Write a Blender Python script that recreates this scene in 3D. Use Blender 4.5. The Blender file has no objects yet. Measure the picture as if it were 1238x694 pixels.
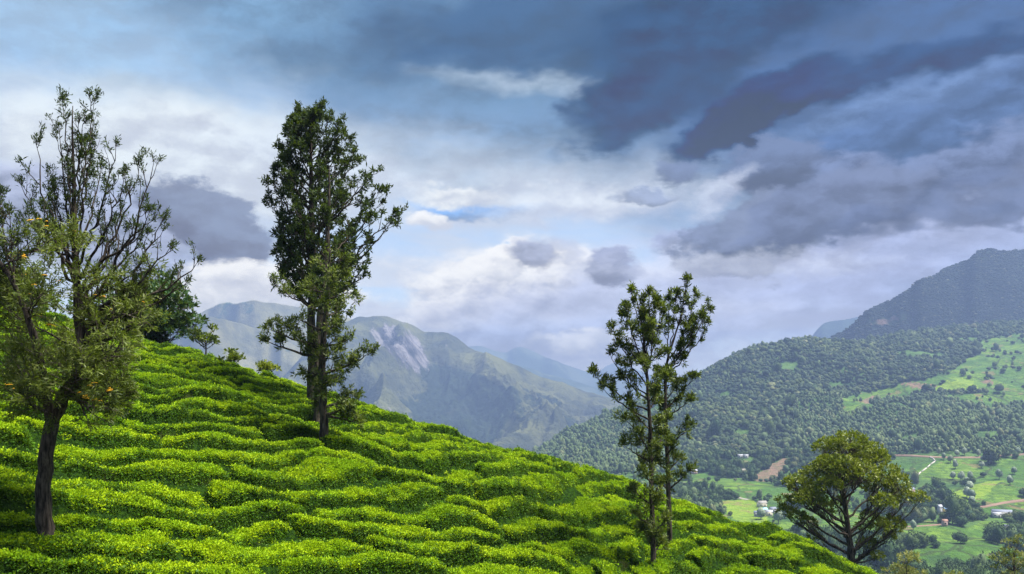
import bpy, math, random
import numpy as np
from mathutils import Vector

# ------------------------------------------------------------------ camera, light, exposure
SC = bpy.context.scene
COL = SC.collection
FPX, CU, CV = 1072.0, 619.0, 440.0         # focal length in photo pixels, column and row of the level line of sight
EXPO = 1.75
SUN_EL, SUN_AZ = 65.0, 92.0               # degrees; azimuth from +Y towards +X
SUN_STRENGTH = 5.0
SKY_STRENGTH = 0.1
HAZE_DENSITY, HAZE_TOP, HAZE_END = 1.8e-4, 388.0, 11000.0
HAZE_RGB = (166, 187, 230)                 # what a very long look through the haze comes out as

cam_d = bpy.data.cameras.new("camera")
cam = bpy.data.objects.new("camera", cam_d)
COL.objects.link(cam)
SC.camera = cam
cam.location = (0, 0, 0)
cam.rotation_euler = (math.radians(90), 0, 0)
cam_d.sensor_width = 36.0
cam_d.lens = FPX * 36.0 / 1238.0
cam_d.shift_y = (CV - 347.0) / 1238.0
cam_d.clip_start = 0.1
cam_d.clip_end = 60000

SC.view_settings.view_transform = 'Standard'
SC.view_settings.look = 'None'
SC.view_settings.exposure = EXPO
SC.view_settings.gamma = 1.0
SC.cycles.max_bounces = 6
SC.cycles.diffuse_bounces = 3
SC.cycles.glossy_bounces = 2
SC.cycles.transmission_bounces = 3
SC.cycles.volume_bounces = 1
SC.cycles.transparent_max_bounces = 8
SC.cycles.use_denoising = True
SC.cycles.sample_clamp_indirect = 4

sun_d = bpy.data.lights.new("sun", 'SUN')
sun_d.energy = SUN_STRENGTH
sun_d.angle = math.radians(30.0)
sun_d.color = (1.0, 0.95, 0.85)
sun = bpy.data.objects.new("sun", sun_d)
COL.objects.link(sun)
_e, _a = math.radians(SUN_EL), math.radians(SUN_AZ)
to_sun = Vector((math.cos(_e) * math.sin(_a), math.cos(_e) * math.cos(_a), math.sin(_e)))
sun.rotation_euler = to_sun.to_track_quat('Z', 'Y').to_euler()


def lin(c):
    c = np.asarray(c, float) / 255.0
    return np.where(c <= 0.04045, c / 12.92, ((c + 0.055) / 1.055) ** 2.4)


class G:
    """small helper for building shader node graphs"""
    def __init__(self, nt):
        self.nt = nt

    def n(self, t, **kw):
        nd = self.nt.nodes.new(t)
        for k, v in kw.items():
            setattr(nd, k, v)
        return nd

    def put(self, sock, v):
        if isinstance(v, bpy.types.NodeSocket):
            self.nt.links.new(v, sock)
        elif isinstance(v, (tuple, list, np.ndarray)):
            v = [float(a) for a in v]
            if sock.type == 'RGBA' and len(v) == 3:
                v = v + [1.0]
            sock.default_value = v
        else:
            sock.default_value = v

    def rgb(self, c):
        nd = self.n('ShaderNodeRGB')
        nd.outputs[0].default_value = (c[0], c[1], c[2], 1)
        return nd.outputs[0]

    def m(self, op, a, b=0.0, c=0.0, clamp=False):
        nd = self.n('ShaderNodeMath', operation=op, use_clamp=clamp)
        self.put(nd.inputs[0], a)
        self.put(nd.inputs[1], b)
        if op in ('MULTIPLY_ADD', 'SMOOTH_MIN', 'SMOOTH_MAX'):
            self.put(nd.inputs[2], c)
        return nd.outputs[0]

    def v(self, op, a, b=(0, 0, 0)):
        nd = self.n('ShaderNodeVectorMath', operation=op)
        self.put(nd.inputs[0], a)
        if op == 'SCALE':
            self.put(nd.inputs['Scale'], b)
        else:
            self.put(nd.inputs[1], b)
        return nd.outputs['Value'] if op in ('LENGTH', 'DOT_PRODUCT') else nd.outputs[0]

    def mix(self, f, a, b):
        nd = self.n('ShaderNodeMix', data_type='RGBA')
        self.put(nd.inputs[0], f)
        self.put(nd.inputs[6], a)
        self.put(nd.inputs[7], b)
        return nd.outputs[2]

    def step(self, x, lo, hi, smooth=True):
        nd = self.n('ShaderNodeMapRange')
        nd.interpolation_type = 'SMOOTHSTEP' if smooth else 'LINEAR'
        nd.clamp = True
        self.put(nd.inputs[0], x)
        self.put(nd.inputs[1], lo)
        self.put(nd.inputs[2], hi)
        return nd.outputs[0]

    def noise(self, vec, scale, detail=4, rough=0.5, lac=2.0, col=False, dist=0.0):
        nd = self.n('ShaderNodeTexNoise')
        self.put(nd.inputs['Vector'], vec)
        self.put(nd.inputs['Scale'], scale)
        self.put(nd.inputs['Detail'], detail)
        self.put(nd.inputs['Roughness'], rough)
        self.put(nd.inputs['Lacunarity'], lac)
        self.put(nd.inputs['Distortion'], dist)
        return nd.outputs['Color'] if col else nd.outputs['Fac']

    def sep(self, v):
        nd = self.n('ShaderNodeSeparateXYZ')
        self.put(nd.inputs[0], v)
        return nd.outputs

    def comb(self, x, y, z):
        nd = self.n('ShaderNodeCombineXYZ')
        self.put(nd.inputs[0], x)
        self.put(nd.inputs[1], y)
        self.put(nd.inputs[2], z)
        return nd.outputs[0]


# ------------------------------------------------------------------ sky
def build_world():
    w = bpy.data.worlds.new("World")
    SC.world = w
    w.use_nodes = True
    w.cycles.sampling_method = 'MANUAL'
    w.cycles.sample_map_resolution = 512
    nt = w.node_tree
    nt.nodes.clear()
    g = G(nt)
    out = g.n('ShaderNodeOutputWorld')
    bg = g.n('ShaderNodeBackground')
    bg.inputs['Strength'].default_value = SKY_STRENGTH
    nt.links.new(bg.outputs[0], out.inputs['Surface'])
    K = 1.0 / (SKY_STRENGTH * 2 ** EXPO)

    def c(r, gg, b):
        return tuple(lin((r, gg, b)) * K)

    tc = g.n('ShaderNodeTexCoord').outputs['Generated']
    d = g.v('NORMALIZE', tc)
    x, y, z = g.sep(d)
    zc = g.m('MAXIMUM', z, -0.2)
    az = g.m('MULTIPLY', g.m('ARCTAN2', x, y), 180 / math.pi)
    el = g.m('MULTIPLY', g.m('ARCSINE', zc), 180 / math.pi)
    P = g.comb(az, el, 0.0)
    sky = g.n('ShaderNodeTexSky')
    sky.sky_type = 'NISHITA'
    sky.sun_disc = False
    sky.sun_elevation = math.radians(SUN_EL)
    sky.sun_rotation = math.radians(SUN_AZ)
    sky.altitude = 1500
    # cloud detail gets finer and flatter low down
    dv = g.v('MULTIPLY', d, (1.0, 1.0, 1.9))
    zz = g.m('ADD', g.m('MAXIMUM', z, 0.0), 0.16)
    flat = g.comb(g.m('DIVIDE', x, zz), g.m('DIVIDE', y, zz), 0.0)
    warp = g.v('SUBTRACT', g.noise(dv, 6.0, 4, 0.6, col=True), (0.5, 0.5, 0.5))
    warp2 = g.v('SUBTRACT', g.noise(dv, 24.0, 5, 0.66, col=True), (0.5, 0.5, 0.5))

    def puffs(p, scale):
        """rounded heads and creases of heaped cloud, about 0 to 1 around 0.5"""
        p = g.v('ADD', p, g.v('SCALE', warp2, 0.035))
        vo = g.n('ShaderNodeTexVoronoi', feature='F1')
        g.put(vo.inputs['Vector'], p)
        g.put(vo.inputs['Scale'], scale)
        vo.inputs['Detail'].default_value = 1.0
        vo.inputs['Roughness'].default_value = 0.55
        vo.inputs['Lacunarity'].default_value = 2.2
        vo.normalize = True
        vv = g.step(vo.outputs['Distance'], 0.55, 0.05, False)
        nn = g.step(g.noise(p, scale * 0.7, 7, 0.64), 0.28, 0.72, False)
        return g.m('ADD', g.m('MULTIPLY', vv, 0.35), g.m('MULTIPLY', nn, 0.65))
    billow = puffs(dv, 14.0)
    lit = g.m('SUBTRACT', billow, puffs(g.v('ADD', dv, (-0.010, 0.0, 0.022)), 14.0))     # brighter where the heap thins towards the light
    fine = billow
    streak = g.step(g.noise(flat, 1.1, 8, 0.6, dist=0.5), 0.27, 0.73, False)
    broad = g.noise(dv, 3.2, 3, 0.5)
    Pw = g.v('ADD', P, g.v('ADD', g.v('MULTIPLY', warp, (15.0, 8.0, 0)), g.v('MULTIPLY', warp2, (2.6, 1.8, 0))))
    Ps = g.v('ADD', P, g.v('ADD', g.v('MULTIPLY', warp, (9.0, 5.0, 0)), g.v('MULTIPLY', warp2, (1.2, .8, 0))))
    Ph = g.v('ADD', P, g.v('ADD', g.v('MULTIPLY', warp, (4.0, 3.0, 0)), g.v('MULTIPLY', warp2, (2.6, 2.0, 0))))

    # thin high veil over the clear sky
    clear = sky.outputs[0]
    bluec = g.mix(0.72, clear, c(128, 170, 222))
    gradient = g.step(el, 1.0, 22.0, False)
    veil = g.mix(gradient, c(228, 234, 247), c(164, 196, 228))
    veilf = g.step(g.m('ADD', streak, g.m('MULTIPLY', broad, 0.3)), 0.45, 0.85)
    cur = g.mix(g.m('MULTIPLY_ADD', veilf, 0.5, 0.5), bluec, veil)
    cur = g.mix(g.m('MULTIPLY', g.step(fine, 0.35, 0.8), 0.12), cur, c(240, 243, 250))

    def deg(u, v):
        a = math.atan2(u - CU, FPX)
        e = math.atan2(CV - v, math.hypot(FPX, u - CU))
        return math.degrees(a), math.degrees(e)

    px = 57.3 / FPX

    def cloud(u, v, ru, rv, rot, col, col2, op, soft, rough=0.5, P_=None, det=None):
        """an elliptic cloud bank at a bearing: ragged by noise; col above, col2 below"""
        nonlocal cur
        a, e = deg(u, v)
        q = g.v('SUBTRACT', P_ or Pw, (a, e, 0))
        qx, qy, _ = g.sep(q)
        cr, sr = math.cos(math.radians(rot)), math.sin(math.radians(rot))
        ax = g.m('ADD', g.m('MULTIPLY', qx, cr / (ru * px)), g.m('MULTIPLY', qy, sr / (ru * px)))
        ay = g.m('ADD', g.m('MULTIPLY', qx, -sr / (rv * px)), g.m('MULTIPLY', qy, cr / (rv * px)))
        dd = g.m('SQRT', g.m('ADD', g.m('MULTIPLY', ax, ax), g.m('MULTIPLY', ay, ay)))
        b = det or billow
        dd = g.m('MULTIPLY_ADD', g.m('SUBTRACT', b, 0.5), -rough * 1.5, dd)
        mask = g.m('SUBTRACT', 1.0, g.step(dd, 1.0 - soft * .8, 1.0 + soft * .8))
        k = .14 if min(col) > 185 else (.20 if det is streak else .34)
        col = [min(255, q * (1 + k * .45)) for q in col]
        col2 = [q * (1 - k * .55) for q in col2]
        t = g.step(g.m('MULTIPLY_ADD', lit, 3.2, g.m('MULTIPLY_ADD', ay, 0.7, g.m('MULTIPLY_ADD', b, -0.9, 0.45))), -1.0, 1.0)
        cc = g.mix(t, c(*col2), c(*col))
        cur = g.mix(g.m('MULTIPLY', mask, op), cur, cc)

    # broad dark decks overhead (upper middle to upper right), continuing out of the frame
    up = g.step(g.m('ADD', g.m('MULTIPLY', az, 0.030), g.m('ADD', g.m('MULTIPLY', el, 0.055), g.m('MULTIPLY', broad, 0.9))), 1.05, 1.75)
    cur = g.mix(g.m('MULTIPLY', up, 0.85), cur, c(84, 112, 152))
    CL = [
        # u, v, ru, rv, rot, top colour, bottom colour, opacity, softness, raggedness, which
        (110, -10, 330, 110, 0, (160, 196, 228), (182, 210, 236), .75, .7, .25, 's'),
        (470, 40, 300, 60, -4, (111, 148, 183), (120, 160, 202), .8, .6, .3, 's'),
        (720, 45, 330, 95, 6, (71, 99, 134), (98, 127, 164), .95, .5, .3, 's'),
        (610, 150, 190, 55, -6, (117, 148, 180), (150, 182, 216), .75, .6, .3, 's'),
        (1080, 90, 330, 130, 10, (80, 107, 149), (109, 134, 175), .95, .5, .3, 's'),
        (620, 95, 95, 11, -5, (200, 216, 232), (184, 206, 228), .6, 1.0, .4, 's'),
        (260, 190, 330, 60, -4, (228, 236, 247), (224, 232, 246), .9, .7, .3, 's'),
        (560, 215, 260, 38, -3, (214, 226, 244), (216, 226, 244), .8, .8, .3, 's'),
        (1180, 120, 200, 50, 12, (102, 128, 173), (106, 132, 175), .8, .6, .4, 's'),
        (768, 122, 92, 44, 22, (46, 68, 98), (60, 84, 116), .85, .35, .5, 'h'),
        (850, 20, 150, 36, 6, (48, 72, 106), (60, 84, 118), .7, .6, .5, 's'),
        (600, 170, 210, 40, -4, (122, 150, 184), (146, 172, 204), .6, .8, .4, 's'),
        (790, 115, 110, 45, 24, (66, 89, 123), (84, 107, 142), .9, .45, .45, 'w'),
        (905, 140, 110, 26, 28, (48, 70, 104), (62, 84, 120), .95, .35, .45, 'h'),
        (1080, 78, 190, 22, 10, (60, 84, 122), (70, 94, 134), .8, .5, .4, 'w'),
        (1040, 140, 150, 12, 16, (122, 148, 190), (112, 138, 180), .55, .8, .4, 's'),
        (900, 20, 170, 40, 10, (65, 93, 130), (75, 101, 140), .8, .6, .3, 's'),
        # left grey bank
        (40, 255, 230, 48, -14, (172, 180, 206), (150, 158, 186), .85, .4, .6, 'w'),
        (250, 268, 82, 40, -20, (126, 137, 161), (150, 156, 182), .92, .18, .6, 'h'),
        # blue opening and small puffs right of centre
        (585, 252, 80, 8, -2, (112, 162, 226), (140, 182, 236), .85, .7, .4, 'h'),
        (560, 232, 50, 9, 0, (236, 241, 250), (222, 230, 246), .9, .6, .5, 'h'),
        (515, 263, 24, 10, 0, (246, 248, 252), (228, 233, 246), .9, .5, .5, 'h'),
        (700, 250, 110, 18, 3, (226, 233, 248), (218, 226, 246), .8, .7, .4, 'h'),
        # low cumulus bank in the middle
        (330, 352, 110, 34, 0, (244, 246, 251), (222, 226, 240), .95, .26, .5, 'h'),
        (690, 375, 230, 78, -4, (240, 243, 250), (186, 194, 220), .95, .28, .5, 'h'),
        (600, 318, 46, 22, 30, (250, 251, 253), (226, 231, 244), .95, .18, .5, 'h'),
        (560, 362, 60, 16, 12, (248, 249, 252), (214, 220, 238), .9, .22, .6, 'h'),
        (720, 360, 210, 22, 4, (192, 199, 222), (178, 187, 214), .75, .6, .5, 'h'),
        (860, 355, 240, 70, 10, (198, 207, 234), (204, 212, 236), .8, .5, .4, 'w'),
        (1130, 300, 240, 70, 10, (178, 190, 226), (188, 198, 232), .8, .6, .4, 's'),
        (700, 405, 150, 20, 0, (170, 182, 210), (200, 208, 230), .6, .7, .5, 'h'),
        (710, 418, 46, 14, 0, (240, 240, 240), (226, 230, 240), .9, .5, .5, 'h'),
        # darker small clouds
        (635, 303, 26, 13, 0, (160, 168, 192), (176, 183, 206), .9, .5, .7, 'h'),
        (680, 300, 22, 11, -20, (190, 198, 220), (200, 206, 226), .7, .6, .7, 'h'),
        (750, 322, 36, 20, -4, (154, 162, 188), (168, 176, 202), .95, .26, .7, 'h'),
        (815, 211, 30, 13, 12, (119, 133, 164), (132, 145, 174), .9, .5, .7, 'h'),
        (780, 238, 28, 8, -6, (140, 154, 184), (152, 165, 193), .8, .5, .7, 'h'),
        (822, 290, 36, 11, 8, (158, 168, 200), (176, 186, 214), .8, .5, .7, 'h'),
        # long grey bank at the right
        (1090, 225, 210, 34, 12, (121, 136, 171), (112, 126, 156), .95, .35, .5, 'w'),
        (930, 205, 52, 34, 0, (111, 126, 158), (126, 139, 168), .95, .22, .6, 'h'),
        (905, 288, 80, 44, 8, (126, 137, 163), (130, 141, 167), .95, .18, .65, 'h'),
        (1010, 250, 100, 30, 10, (118, 130, 160), (134, 146, 176), .95, .22, .6, 'h'),
        (1180, 240, 120, 18, 14, (107, 120, 152), (123, 136, 168), .8, .5, .5, 'w'),
        (860, 235, 36, 14, 30, (216, 224, 244), (206, 215, 240), .6, .7, .6, 'h'),
        (900, 322, 140, 14, 0, (220, 226, 243), (208, 215, 238), .6, .7, .6, 'h'),
        (880, 392, 150, 7, 5, (186, 196, 224), (198, 206, 232), .5, .8, .4, 'h'),
    ]
    W = {'s': Ps, 'w': Pw, 'h': Ph}
    for (u, v, ru, rv, rot, c1, c2, op, soft, rg, wh) in CL:
        cloud(u, v, ru, rv, rot, c1, c2, op, soft, rg, W[wh], billow if wh != 's' or c1[2] < 190 else streak)
    # the picture of the sky is seen through the haze below it: what lies outside is the clearer for it
    path = g.m('MINIMUM', g.m('DIVIDE', HAZE_TOP, g.m('MAXIMUM', z, 0.02)), HAZE_END)
    T = g.m('MAXIMUM', g.m('POWER', 2.71828, g.m('MULTIPLY', path, -HAZE_DENSITY * 0.82)), 0.24)
    hz = g.rgb(c(*HAZE_RGB))
    inv = g.m('DIVIDE', 1.0, T)
    cur = g.v('MAXIMUM', g.v('SCALE', g.v('SUBTRACT', cur, g.v('SCALE', hz, g.m('SUBTRACT', 1.0, T))), inv), (0.008, 0.012, 0.02))
    # below the horizon: the haze of the far plain
    cur = g.mix(g.step(el, 0.0, -3.0), cur, c(190, 205, 230))
    nt.links.new(cur, bg.inputs['Color'])


build_world()

# ------------------------------------------------------------------ numpy noise and mesh helpers
_rs = np.random.RandomState(11)
_perm = _rs.permutation(4096)
_rand = _rs.rand(4096)


def _h(ix, iy, seed):
    return _rand[_perm[(_perm[(ix + seed * 57) & 4095] + iy) & 4095]]


def vnoise(x, y, seed=0):
    xi, yi = np.floor(x).astype(int), np.floor(y).astype(int)
    fx, fy = x - xi, y - yi
    fx, fy = fx * fx * fx * (fx * (fx * 6 - 15) + 10), fy * fy * fy * (fy * (fy * 6 - 15) + 10)
    a, b = _h(xi, yi, seed), _h(xi + 1, yi, seed)
    c, d = _h(xi, yi + 1, seed), _h(xi + 1, yi + 1, seed)
    return (a + (b - a) * fx) * (1 - fy) + (c + (d - c) * fx) * fy


def fbm(x, y, oct=4, seed=0, gain=0.5):
    s, a, t = 0, 1.0, 0
    for i in range(oct):
        s = s + a * vnoise(x * 2 ** i + i * 17.3, y * 2 ** i - i * 9.1, seed + i)
        t += a
        a *= gain
    return s / t


def ridged(x, y, oct=4, seed=0):
    s, a, t = 0, 1.0, 0
    for i in range(oct):
        s = s + a * (1 - np.abs(2 * vnoise(x * 2 ** i + i * 7.7, y * 2 ** i + i * 3.3, seed + i) - 1))
        t += a
        a *= 0.5
    return s / t


def sstep(x, a, b):
    t = np.clip((x - a) / (b - a), 0, 1)
    return t * t * (3 - 2 * t)


def make_mesh(name, verts, faces, mat, smooth=False, attrs=None, mats=None, mat_idx=None):
    """faces: one (n,k) index array or a list of such arrays"""
    me = bpy.data.meshes.new(name)
    if isinstance(faces, np.ndarray):
        faces = [faces]
    faces = [f for f in faces if len(f)]
    verts = np.asarray(verts, np.float32)
    nl = sum(f.size for f in faces)
    nf = sum(len(f) for f in faces)
    me.vertices.add(len(verts))
    me.vertices.foreach_set('co', verts.ravel())
    me.loops.add(nl)
    me.polygons.add(nf)
    me.loops.foreach_set('vertex_index', np.concatenate([f.ravel() for f in faces]).astype(np.int32))
    sizes = np.concatenate([np.full(len(f), f.shape[1]) for f in faces])
    starts = np.concatenate([[0], np.cumsum(sizes)[:-1]])
    me.polygons.foreach_set('loop_start', starts.astype(np.int32))
    me.update(calc_edges=True)
    for m in (mats or [mat]):
        me.materials.append(m)
    if mat_idx is not None:
        me.polygons.foreach_set('material_index', np.asarray(mat_idx, np.int32))
    if smooth:
        me.polygons.foreach_set('use_smooth', np.ones(nf, bool))
    for k, a in (attrs or {}).items():
        a = np.asarray(a, np.float32)
        if a.ndim == 1:
            at = me.attributes.new(k, 'FLOAT', 'POINT')
            at.data.foreach_set('value', a)
        else:
            at = me.attributes.new(k, 'FLOAT_VECTOR', 'POINT')
            at.data.foreach_set('vector', a.ravel())
    me.update()
    return me


def link(name, me, parent=None, loc=None):
    o = bpy.data.objects.new(name, me)
    COL.objects.link(o)
    if parent is not None:
        o.parent = parent
    if loc is not None:
        o.location = loc
    return o


def tag(o, label=None, cat=None, group=None, kind=None):
    if label:
        o['label'] = label
    if cat:
        o['category'] = cat
    if group:
        o['group'] = group
    if kind:
        o['kind'] = kind
    return o


def thing(name, loc, label, cat, group=None):
    o = bpy.data.objects.new(name, None)
    COL.objects.link(o)
    o.location = loc
    o.empty_display_size = 0.5
    return tag(o, label, cat, group)


class Acc:
    """collects vertices and faces for one mesh"""
    def __init__(self):
        self.v, self.f, self.n = [], {}, 0

    def add(self, v, f):
        v, f = np.asarray(v, float), np.asarray(f, int)
        self.v.append(v)
        self.f.setdefault(f.shape[1], []).append(f + self.n)
        self.n += len(v)

    def mesh(self, name, mat, smooth=False):
        return make_mesh(name, np.concatenate(self.v), [np.concatenate(f) for f in self.f.values()], mat, smooth)

    def tube(self, pts, rad, sides=6, cap=False):
        pts = np.asarray(pts, float)
        rad = np.asarray(rad, float)
        n = len(pts)
        t = np.gradient(pts, axis=0)
        t /= np.linalg.norm(t, axis=1, keepdims=True) + 1e-9
        ref = np.array([0.0, 1.0, 0.0]) if abs(t[0][1]) < 0.8 else np.array([1.0, 0, 0])
        a = np.cross(t, ref)
        a /= np.linalg.norm(a, axis=1, keepdims=True) + 1e-9
        b = np.cross(t, a)
        th = np.linspace(0, 2 * np.pi, sides, endpoint=False)
        ring = pts[:, None] + rad[:, None, None] * (np.cos(th)[None, :, None] * a[:, None] + np.sin(th)[None, :, None] * b[:, None])
        i = np.arange(n - 1)[:, None] * sides
        j = np.arange(sides)[None]
        k = (j + 1) % sides
        f = np.stack([i + j, i + k, i + sides + k, i + sides + j], -1).reshape(-1, 4)
        self.add(ring.reshape(-1, 3), f)
        if cap and sides >= 3:
            self.add(ring[-1], np.arange(sides)[None])

    def box(self, x0, x1, y0, y1, z0, z1):
        v = [(x, y, z) for z in (z0, z1) for y in (y0, y1) for x in (x0, x1)]
        self.add(v, [(0, 2, 3, 1), (4, 5, 7, 6), (0, 1, 5, 4), (2, 6, 7, 3), (0, 4, 6, 2), (1, 3, 7, 5)])


def W(u, v, y):
    """the world point at depth y seen in column u, row v of the photograph"""
    return np.array([(u - CU) / FPX * y, y, (CV - v) / FPX * y])


def grid_faces(nr, nc):
    i = np.arange(nr - 1)[:, None] * nc
    j = np.arange(nc - 1)[None]
    return np.stack([i + j, i + j + 1, i + nc + j + 1, i + nc + j], -1).reshape(-1, 4)


# ------------------------------------------------------------------ materials
def new_mat(name):
    m = bpy.data.materials.new(name)
    m.use_nodes = True
    m.node_tree.nodes.clear()
    g = G(m.node_tree)
    out = g.n('ShaderNodeOutputMaterial')
    return m, g, out


def principled(g, out, color, rough=0.7, spec=0.3, normal=None):
    b = g.n('ShaderNodeBsdfPrincipled')
    g.put(b.inputs['Base Color'], color)
    g.put(b.inputs['Roughness'], rough)
    g.put(b.inputs['Specular IOR Level'], spec)
    if normal is not None:
        g.put(b.inputs['Normal'], normal)
    g.nt.links.new(b.outputs[0], out.inputs['Surface'])
    return b


def bump(g, h, strength, dist):
    b = g.n('ShaderNodeBump')
    g.put(b.inputs['Strength'], strength)
    g.put(b.inputs['Distance'], dist)
    g.put(b.inputs['Height'], h)
    return b.outputs[0]


def leaf_mat(name, c1, c2, c3, trans=0.35, nscale=0.8, rough=0.45, spec=0.35, rnd=0.5, noisy=0.6):
    """leaves: colour from c1 to c2 by place, towards c3 by plant; part of the light passes through"""
    m, g, out = new_mat(name)
    pos = g.n('ShaderNodeNewGeometry').outputs['Position']
    r = g.n('ShaderNodeObjectInfo').outputs['Random']
    ri = g.n('ShaderNodeNewGeometry').outputs['Random Per Island']
    n1 = g.noise(pos, nscale, 3, 0.6)
    f = g.m('ADD', g.m('MULTIPLY', g.step(n1, 0.35, 0.65), noisy), g.m('MULTIPLY', ri, 1 - noisy))
    col = g.mix(f, c1, c2)
    col = g.mix(g.m('MULTIPLY', g.step(r, 0.3, 1.0), rnd), col, c3)
    b = g.n('ShaderNodeBsdfPrincipled')
    g.put(b.inputs['Base Color'], col)
    g.put(b.inputs['Roughness'], rough)
    g.put(b.inputs['Specular IOR Level'], spec)
    t = g.n('ShaderNodeBsdfTranslucent')
    g.put(t.inputs['Color'], g.mix(0.35, col, (0.25, 0.35, 0.02)))
    mx = g.n('ShaderNodeMixShader')
    mx.inputs[0].default_value = trans
    g.nt.links.new(b.outputs[0], mx.inputs[1])
    g.nt.links.new(t.outputs[0], mx.inputs[2])
    g.nt.links.new(mx.outputs[0], out.inputs['Surface'])
    return m


def bark_mat(name, c1, c2, scale=1.0):
    m, g, out = new_mat(name)
    pos = g.n('ShaderNodeNewGeometry').outputs['Position']
    p2 = g.v('MULTIPLY', pos, (1.0, 1.0, 0.16))
    n = g.noise(p2, 16 * scale, 6, 0.65)
    n2 = g.noise(pos, 2.2 * scale, 4, 0.6)
    col = g.mix(g.step(n, 0.35, 0.7), c1, c2)
    col = g.mix(g.m('MULTIPLY', g.step(n2, 0.60, 0.68), 0.5), col, (0.16, 0.15, 0.12))
    principled(g, out, col, 0.9, 0.15, bump(g, n, 1.0, 0.04))
    return m


def plain_mat(name, color, rough=0.7, spec=0.3, nscale=2.0, var=0.2):
    m, g, out = new_mat(name)
    pos = g.n('ShaderNodeNewGeometry').outputs['Position']
    n = g.noise(pos, nscale, 5, 0.6)
    c2 = tuple(x * (1 - var) for x in color)
    principled(g, out, g.mix(n, color, c2), rough, spec)
    return m


M_BARK = bark_mat('bark_dark', (0.012, 0.010, 0.008), (0.11, 0.09, 0.072))
M_BARK2 = bark_mat('bark_grey', (0.03, 0.024, 0.018), (0.08, 0.065, 0.05))
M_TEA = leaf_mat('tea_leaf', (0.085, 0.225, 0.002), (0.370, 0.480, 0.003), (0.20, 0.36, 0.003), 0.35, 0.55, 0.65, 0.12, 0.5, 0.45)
M_TEAOLD_SHADED = leaf_mat('tea_leaf_mature_shaded', (0.012, 0.055, 0.002), (0.070, 0.165, 0.003), (0.06, 0.10, 0.006), 0.25, 0.8, 0.6, 0.15, 0.5, 0.4)
M_OAK = leaf_mat('silver_oak_leaf', (0.011, 0.026, 0.008), (0.028, 0.052, 0.009), (0.022, 0.040, 0.009), 0.2, 1.2, 0.6, 0.15, 0.3, 0.4)
M_OAKY = leaf_mat('silver_oak_leaf_olive', (0.025, 0.050, 0.005), (0.125, 0.165, 0.012), (0.06, 0.09, 0.008), 0.3, 0.9, 0.55, 0.35, 0.3, 0.4)
M_OAKP = leaf_mat('silver_oak_leaf_pale', (0.035, 0.062, 0.008), (0.19, 0.22, 0.05), (0.08, 0.11, 0.02), 0.35, 1.6, 0.55, 0.35, 0.3, 0.4)
M_UMB = leaf_mat('broad_tree_leaf', (0.045, 0.078, 0.005), (0.21, 0.24, 0.012), (0.12, 0.15, 0.01), 0.3, 0.8, 0.5, 0.4, 0.3, 0.5)
M_DEEP = leaf_mat('deep_green_leaf', (0.012, 0.045, 0.012), (0.03, 0.085, 0.018), (0.02, 0.06, 0.014), 0.25, 1.0, 0.5, 0.4, 0.3, 0.5)
M_FEATH = leaf_mat('feathery_leaf', (0.10, 0.13, 0.025), (0.32, 0.30, 0.10), (0.18, 0.20, 0.05), 0.35, 1.2, 0.6, 0.2, 0.3, 0.4)
M_MIDL = leaf_mat('fresh_green_leaf', (0.06, 0.13, 0.012), (0.15, 0.22, 0.03), (0.09, 0.15, 0.02), 0.3, 1.0, 0.5, 0.4, 0.3, 0.5)
M_FLOWER = plain_mat('orange_flower', (0.80, 0.42, 0.02), 0.6, 0.2, 5.0, 0.2)


# ------------------------------------------------------------------ foreground hill
SIL = [(-500, 250), (-200, 330), (0, 372), (60, 385), (110, 396), (160, 407), (210, 420), (260, 433), (300, 446), (345, 462),
       (390, 476), (430, 490), (475, 502), (520, 516), (560, 529), (600, 541), (650, 556), (700, 571), (750, 586), (800, 600), (850, 615),
       (900, 632), (950, 650), (1000, 670), (1050, 692), (1100, 716), (1250, 780), (1600, 900)]
SIL_U = np.array([p[0] for p in SIL], float)
SIL_V = np.array([p[1] for p in SIL], float) + 7.0


def hill_model(x, y):
    z = -12.7 + 0.188 * y - 0.36 * x
    return z - 0.0085 * np.maximum(0, y - 33) ** 2 + 0.004 * np.maximum(0, y - 70) ** 2


_uu = np.linspace(-600, 1700, 231)
_yy = np.linspace(16, 75, 240)
_UU, _YY = np.meshgrid(_uu, _yy)
_E = hill_model((_UU - CU) / FPX * _YY, _YY) / _YY
_peak = _E.max(0)
_want = (CV - np.interp(_uu, SIL_U, SIL_V)) / FPX
_delta = _want - _peak
_k = np.ones(9) / 9
_delta = np.convolve(np.pad(_delta, 4, 'edge'), _k, 'valid')


def hill_base(x, y):
    u = CU + FPX * x / np.maximum(y, 1)
    d = np.interp(u, _uu, _delta)
    ramp = sstep(y, 18, 44) * (1 - 0.0 * y)
    return hill_model(x, y) + y * d * ramp


ROW_M = 0.86
ROW_C = 1.0 / math.hypot(1, ROW_M)
PITCH = 1.22


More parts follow.
